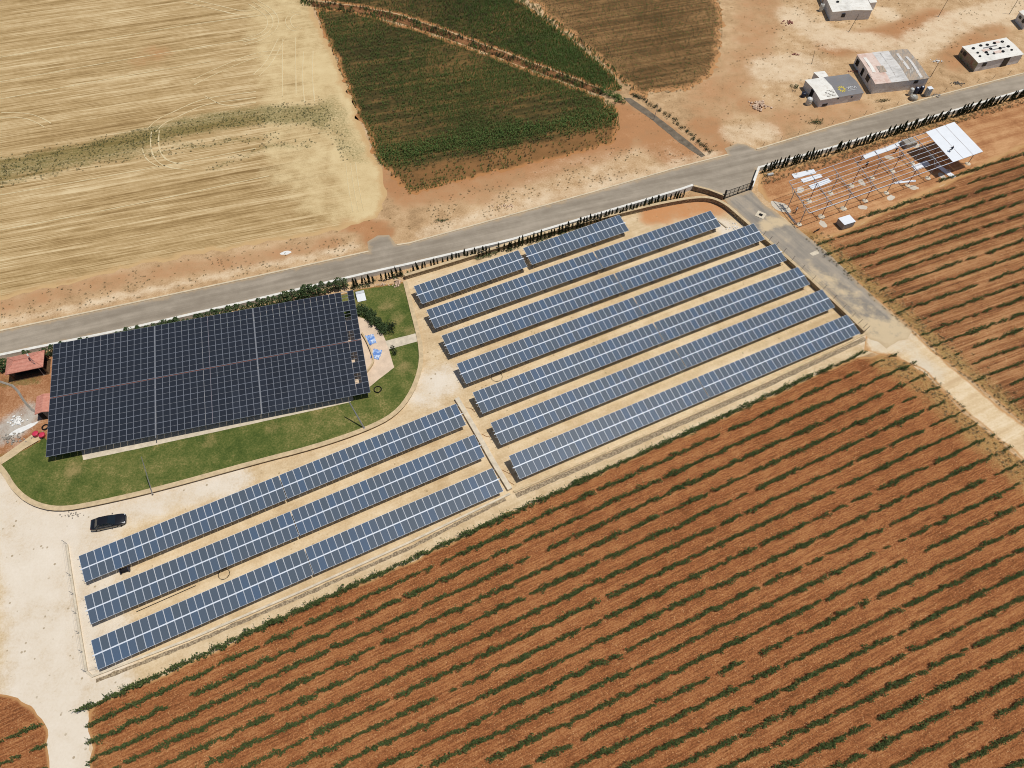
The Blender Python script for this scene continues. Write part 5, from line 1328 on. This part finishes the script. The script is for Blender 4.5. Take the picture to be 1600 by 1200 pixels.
# white folded slab and tarps
def crumple(name, px, z, L, Wd, az, mat, label, cat, amp=.16, seed=1):
    n = 14; vs = []
    for i in range(n + 1):
        for j in range(n + 1):
            x, y = (i / n - .5) * L, (j / n - .5) * Wd
            k = 1 + .25 * noise.noise((i * .3, j * .3, seed)); zz = .03 + amp * abs(noise.noise((i * .45, j * .45, seed * 3.3))) + amp * .5 * abs(noise.noise((i * 1.1, j * 1.1, seed)))
            vs.append((x * k, y * k, zz))
    fs = [(i * (n + 1) + j, (i + 1) * (n + 1) + j, (i + 1) * (n + 1) + j + 1, i * (n + 1) + j + 1) for i in range(n) for j in range(n)]
    mb = MB(); mb.add(vs, fs); b = len(mb.v); mb.v += [(x, y, 0.004) for x, y, _ in vs]
    rim = [i * (n + 1) for i in range(n + 1)] + [n * (n + 1) + j for j in range(1, n + 1)] + [i * (n + 1) + n for i in range(n - 1, -1, -1)] + list(range(n - 1, 0, -1))
    for a_, b_ in zip(rim, rim[1:] + rim[:1]): mb.f.append((b + a_, b + b_, b_, a_)); mb.m.append(0)
    return tag(mb.build(name, mat, None, at(*px, z), (0, 0, az)), label, cat)
def bluetarp():
    n = N('blue_plastic'); v = n.noise(1.3, 5, .7); col = n.ramp(v, [(.36, srgb(66, 108, 186)), (.5, srgb(120, 158, 214)), (.62, srgb(214, 224, 236))]); n.bump(n.noise(5, 4, .6), .8, .08); return n.done(col, .5, .4)
M_blue = bluetarp()
crumple('tarpaulin', (579, 531), LZ + .02, 1.5, 2.0, .35, M_blue, 'crumpled blue and white plastic sheet at the far side of the patio', 'tarpaulin', .25, 4)
crumple('tarpaulin', (588, 554), LZ + .02, 1.5, 1.9, -.2, M_blue, 'bright blue crumpled plastic sheet nearest the patio corner', 'tarpaulin', .25, 9)
def lean_slab():
    t = empty('white_board', at(564, 463, LZ), .3); tag(t, 'pair of white boards folded like a tent on the lawn corner', 'board')
    for s in (1, -1): MB().box((0, s * .62, .42), (1.5, 1.35, .05), rot=Matrix.Rotation(s * -.55, 3, 'X')).build('board', M_whitem, t)
lean_slab()
tag(MB().box((0, 0, .12), (.32, 2.4, .24), bev=.03).box((0, 1.0, .12), (.34, .1, .26)).build('concrete_beam', M_conc, None, at(1129, 351), (0, 0, .62)), 'pale concrete beam lying at the right end of the second row', 'beam')
def manhole():
    t = empty('manhole', at(1188.5, 336, .024), -.6); tag(t, 'white square manhole frame with a dark opening in the driveway', 'manhole')
    MB().box((0, .6, .04), (1.7, .5, .08)).box((0, -.6, .04), (1.7, .5, .08)).box((.6, 0, .04), (.5, .7, .08)).box((-.6, 0, .04), (.5, .7, .08)).build('rim', M_conc, t)
    MB().box((0, 0, .012), (.7, .7, .024)).build('opening', M_dark, t)
manhole()
patch('concrete_patch', W([(1265, 396), (1277, 391), (1280, 396), (1270, 400)]), .028, M_conc, amp=.04, step=.3, grid=.8)
tag(MB().box((0, 0, .25), (1.3, .5, .5), bev=.1).box((0, 0, .52), (1.0, .12, .04)).build('feed_trough', M_tank, None, at(1203, 274, .012), (0, 0, .3)), 'small grey trough on the red earth right of the gate', 'trough')
def drumthing():
    t = empty('cable_drum', at(197, 892), .35); tag(t, 'dark cable drum lying at the edge of the first lower row', 'cable drum')
    X = Matrix.Rotation(math.pi / 2, 3, 'Y')
    MB().lathe([(.3, -.5), (.3, .5)], (0, 0, .42), 16, rot=X).build('coil', M_c2, t, smooth=True)
    for x in (-.55, .55): MB().lathe([(.42, -.04), (.42, .04)], (x, 0, .42), 18, rot=X).build('flange', M_tblue, t)
drumthing()
# rebar bundle left of the frame
tag(MB().tube(at(1217, 318, .1), at(1243, 350, .1), .05, 5).tube(at(1219, 318, .1), at(1246, 350, .15), .05, 5).tube(at(1222, 319, .1), at(1241, 347, .1), .05, 5).build('steel_bars', M_galv), 'bundle of long steel bars at the left end of the frame', 'steel bars')
tag(MB().tube((-.5, 0, .3), (.5, 0, .3), .05, 6).tube((-.5, 0, 0), (-.1, 0, .6), .04, 5).tube((.5, .2, 0), (.2, 0, .6), .04, 5).lathe([(.25, -.05), (.25, .05)], (-.55, 0, .25), 12, rot=Matrix.Rotation(math.pi / 2, 3, 'X')).lathe([(.25, -.05), (.25, .05)], (.6, 0, .25), 12, rot=Matrix.Rotation(math.pi / 2, 3, 'X')).build('bicycle', M_black, None, at(1275, 362, .016), (0, 0, .6)), 'dark bicycle lying near the driveway below the white cabin', 'bicycle')

# ------------------------------------------------------------------ poles
def pole(px, z, h, label, lean=(0, 0), r=.07, head=False, mat=None, arm=(0, 0)):
    p = at(*px, z); t = empty('lamp_post' if head else 'pole', p); tag(t, label, 'lamp post' if head else 'pole')
    top = Vector((lean[0], lean[1], h)); mb = MB().tube((0, 0, 0), top, r * 1.1, 8, 0, r * .7); mb.build('shaft', mat or M_galv, t)
    MB().lathe([(r * 2.4, 0), (r * 2.4, .05), (r * 1.3, .12)], n=10).build('base', M_concG, t)
    if head:
        q = top + Vector((arm[0], arm[1], .1)); MB().tube(top, q, .035, 6).build('arm', M_galv, t)
        MB().box(q + Vector((arm[0] * .25, arm[1] * .25, 0)), (.55, .22, .1), math.atan2(arm[1], arm[0]), bev=.02).build('lamp_head', M_tank, t)
    return t
# the lean puts the tops where the photograph shows them
def lean_to_px(base, top, z, h):
    b = at(*base, z); q = at(*top, z + h); return (q.x - b.x, q.y - b.y)
pole((238, 771), .45, 6.2, 'thin grey pole leaning on the low wall beside the black car', lean_to_px((238, 771), (221, 714), .45, 6.2), .06)
pole((569, 669), .4, 4.6, 'thicker grey pole leaning on the low wall below the canopy corner', lean_to_px((569, 669), (545, 627), .4, 4.6), .11)
pole((69, 586), LZ, 4.2, 'grey lamp post in front of the red gazebo', lean_to_px((69, 586), (46, 558), LZ, 4.2), .05, True, arm=(-.3, .3))
pole((1268, 100), 0, 3.2, 'thin pole behind the logo-roofed shelter', (-.3, .2), .05, mat=M_post)
pole((1326, 50), 0, 4.0, 'thin leaning pole in front of the folded-roof shelter', (1.0, .6), .06, mat=M_post)
pole((1466, 26), 0, 5.0, 'thin pole on the track at the top right', (.5, .3), .06, mat=M_post)
pole((1577, 22), 0, 5.5, 'pole with a dark stump at the top right corner', (.3, .3), .06, mat=M_post)
pole((1454, 120), 0, 3.6, 'thin pole right of the patchwork shelter', (.3, .2), .06, mat=M_post)
pole((1021, 188), 0, 3.5, 'thin grey pole on the canal edge', (.5, .5), .06)

# ------------------------------------------------------------------ the black car
def car():
    a, b = at(145.5, 822, .05), at(200.5, 810, .05); az = math.atan2(b.y - a.y, b.x - a.x); cen = (at(172.5, 818, .02))
    t = empty('parked_car', (cen.x, cen.y, .004), az); tag(t, 'black saloon car parked on the pale gravel below the lawn', 'car')
    M_p = N('black_car_paint'); M_p.b.inputs['Coat Weight'].default_value = .6; M_p = M_p.done((.010, .010, .012, 1), .28, .5)
    M_g = N('car_glass').done((.012, .018, .024, 1), .06, .6); M_rim = plain('alloy', srgb(150, 150, 152), .35, .5, .6, var=.05)
    # body: cross sections along x, front to the right
    sec = [(-2.36, .70, .55, .80), (-2.25, .82, .35, .95), (-1.75, .89, .28, 1.00), (-.9, .91, .26, .96), (.4, .91, .26, .94), (1.1, .90, .27, .92), (1.7, .87, .30, .84), (2.15, .78, .36, .74), (2.36, .58, .46, .64)]
    vs = []; K = 10
    for (x, hw, z0, z1) in sec:
        for (fy, fz) in ((-.86, 0), (-1, .18), (-1, .7), (-.9, .93), (-.72, 1), (.72, 1), (.9, .93), (1, .7), (1, .18), (.86, 0)): vs.append((x, fy * hw, z0 + (z1 - z0) * fz))
    fs = []
    for i in range(len(sec) - 1):
        for k in range(K): fs.append((i * K + k, (i + 1) * K + k, (i + 1) * K + (k + 1) % K, i * K + (k + 1) % K))
    fs += [tuple(range(K)), tuple((len(sec) - 1) * K + k for k in range(K - 1, -1, -1))]
    mb = MB(); mb.add(vs, fs); mb.build('body', M_p, t, smooth=True)
    # greenhouse: glass band with a painted roof
    lo = [(-1.75, .74, .96), (-1.5, .80, .96), (.5, .80, .94), (1.05, .72, .92)]; hi = [(-1.15, .56, 1.40), (-.9, .60, 1.43), (-.1, .60, 1.43), (.2, .57, 1.40)]
    g = MB(); v = []
    for (x, y, z) in lo: v += [(x, -y, z), (x, y, z)]
    for (x, y, z) in hi: v += [(x, -y, z), (x, y, z)]
    g.add(v, [(0, 2, 10, 8), (2, 4, 12, 10), (4, 6, 14, 12), (3, 1, 9, 11), (5, 3, 11, 13), (7, 5, 13, 15), (1, 0, 8, 9), (6, 7, 15, 14)]); g.build('window', M_g, t)
    r = MB(); v = []
    for (x, y, z) in hi: v += [(x, -y - .02, z + .004), (x, -y * .6, z + .045), (x, y * .6, z + .045), (x, y + .02, z + .004)]
    r.add(v, [(i * 4 + j, i * 4 + 4 + j, i * 4 + 5 + j, i * 4 + 1 + j) for i in range(3) for j in range(3)]); r.build('roof', M_p, t, smooth=True)
    pl = MB()
    for s in (-1, 1):
        for (p, q) in (((-1.5, .80, .965), (-.9, .61, 1.435)), ((-.5, .80, .955), (-.45, .61, 1.435)), ((.72, .77, .94), (.05, .60, 1.425))): pl.tube((p[0], p[1] * s * 1.01, p[2]), (q[0], q[1] * s * 1.01, q[2]), .03, 4)
    pl.build('pillar', M_p, t)
    tr = MB()
    for s in (-1, 1): tr.tube((-1.55, s * .815, .965), (.6, s * .815, .945), .014, 4)
    tr.build('chrome_trim', M_rim, t)
    X = Matrix.Rotation(math.pi / 2, 3, 'X')
    for x in (-1.42, 1.42):
        for s in (-1, 1):
            w_ = MB().lathe([(.22, -.1), (.33, -.1), (.34, -.07), (.34, .07), (.33, .1), (.22, .1)], (x, s * .80, .34), 20, rot=X).build('wheel', M_rubber, t, smooth=True)
            MB().lathe([(.21, -.115), (.2, .115)], (x, s * .80, .34), 14, rot=X).build('rim', M_rim, w_)
    for s in (-1, 1):
        MB().box((2.12, s * .6, .66), (.3, .26, .1), -s * .35, bev=.02).build('headlight', M_whitem, t)
        MB().box((-2.3, s * .62, .78), (.1, .28, .12), bev=.02).build('tail_light', M_redp, t)
        MB().box((.62, s * .98, .98), (.12, .2, .12), bev=.03).build('mirror', M_p, t)
    MB().box((2.345, 0, .56), (.06, .7, .14), bev=.02).build('grille', M_rim, t)
    MB().box((-2.37, 0, .72), (.03, .5, .11)).build('number_plate', M_whitem, t)
car()
print('objects', len(C.objects))
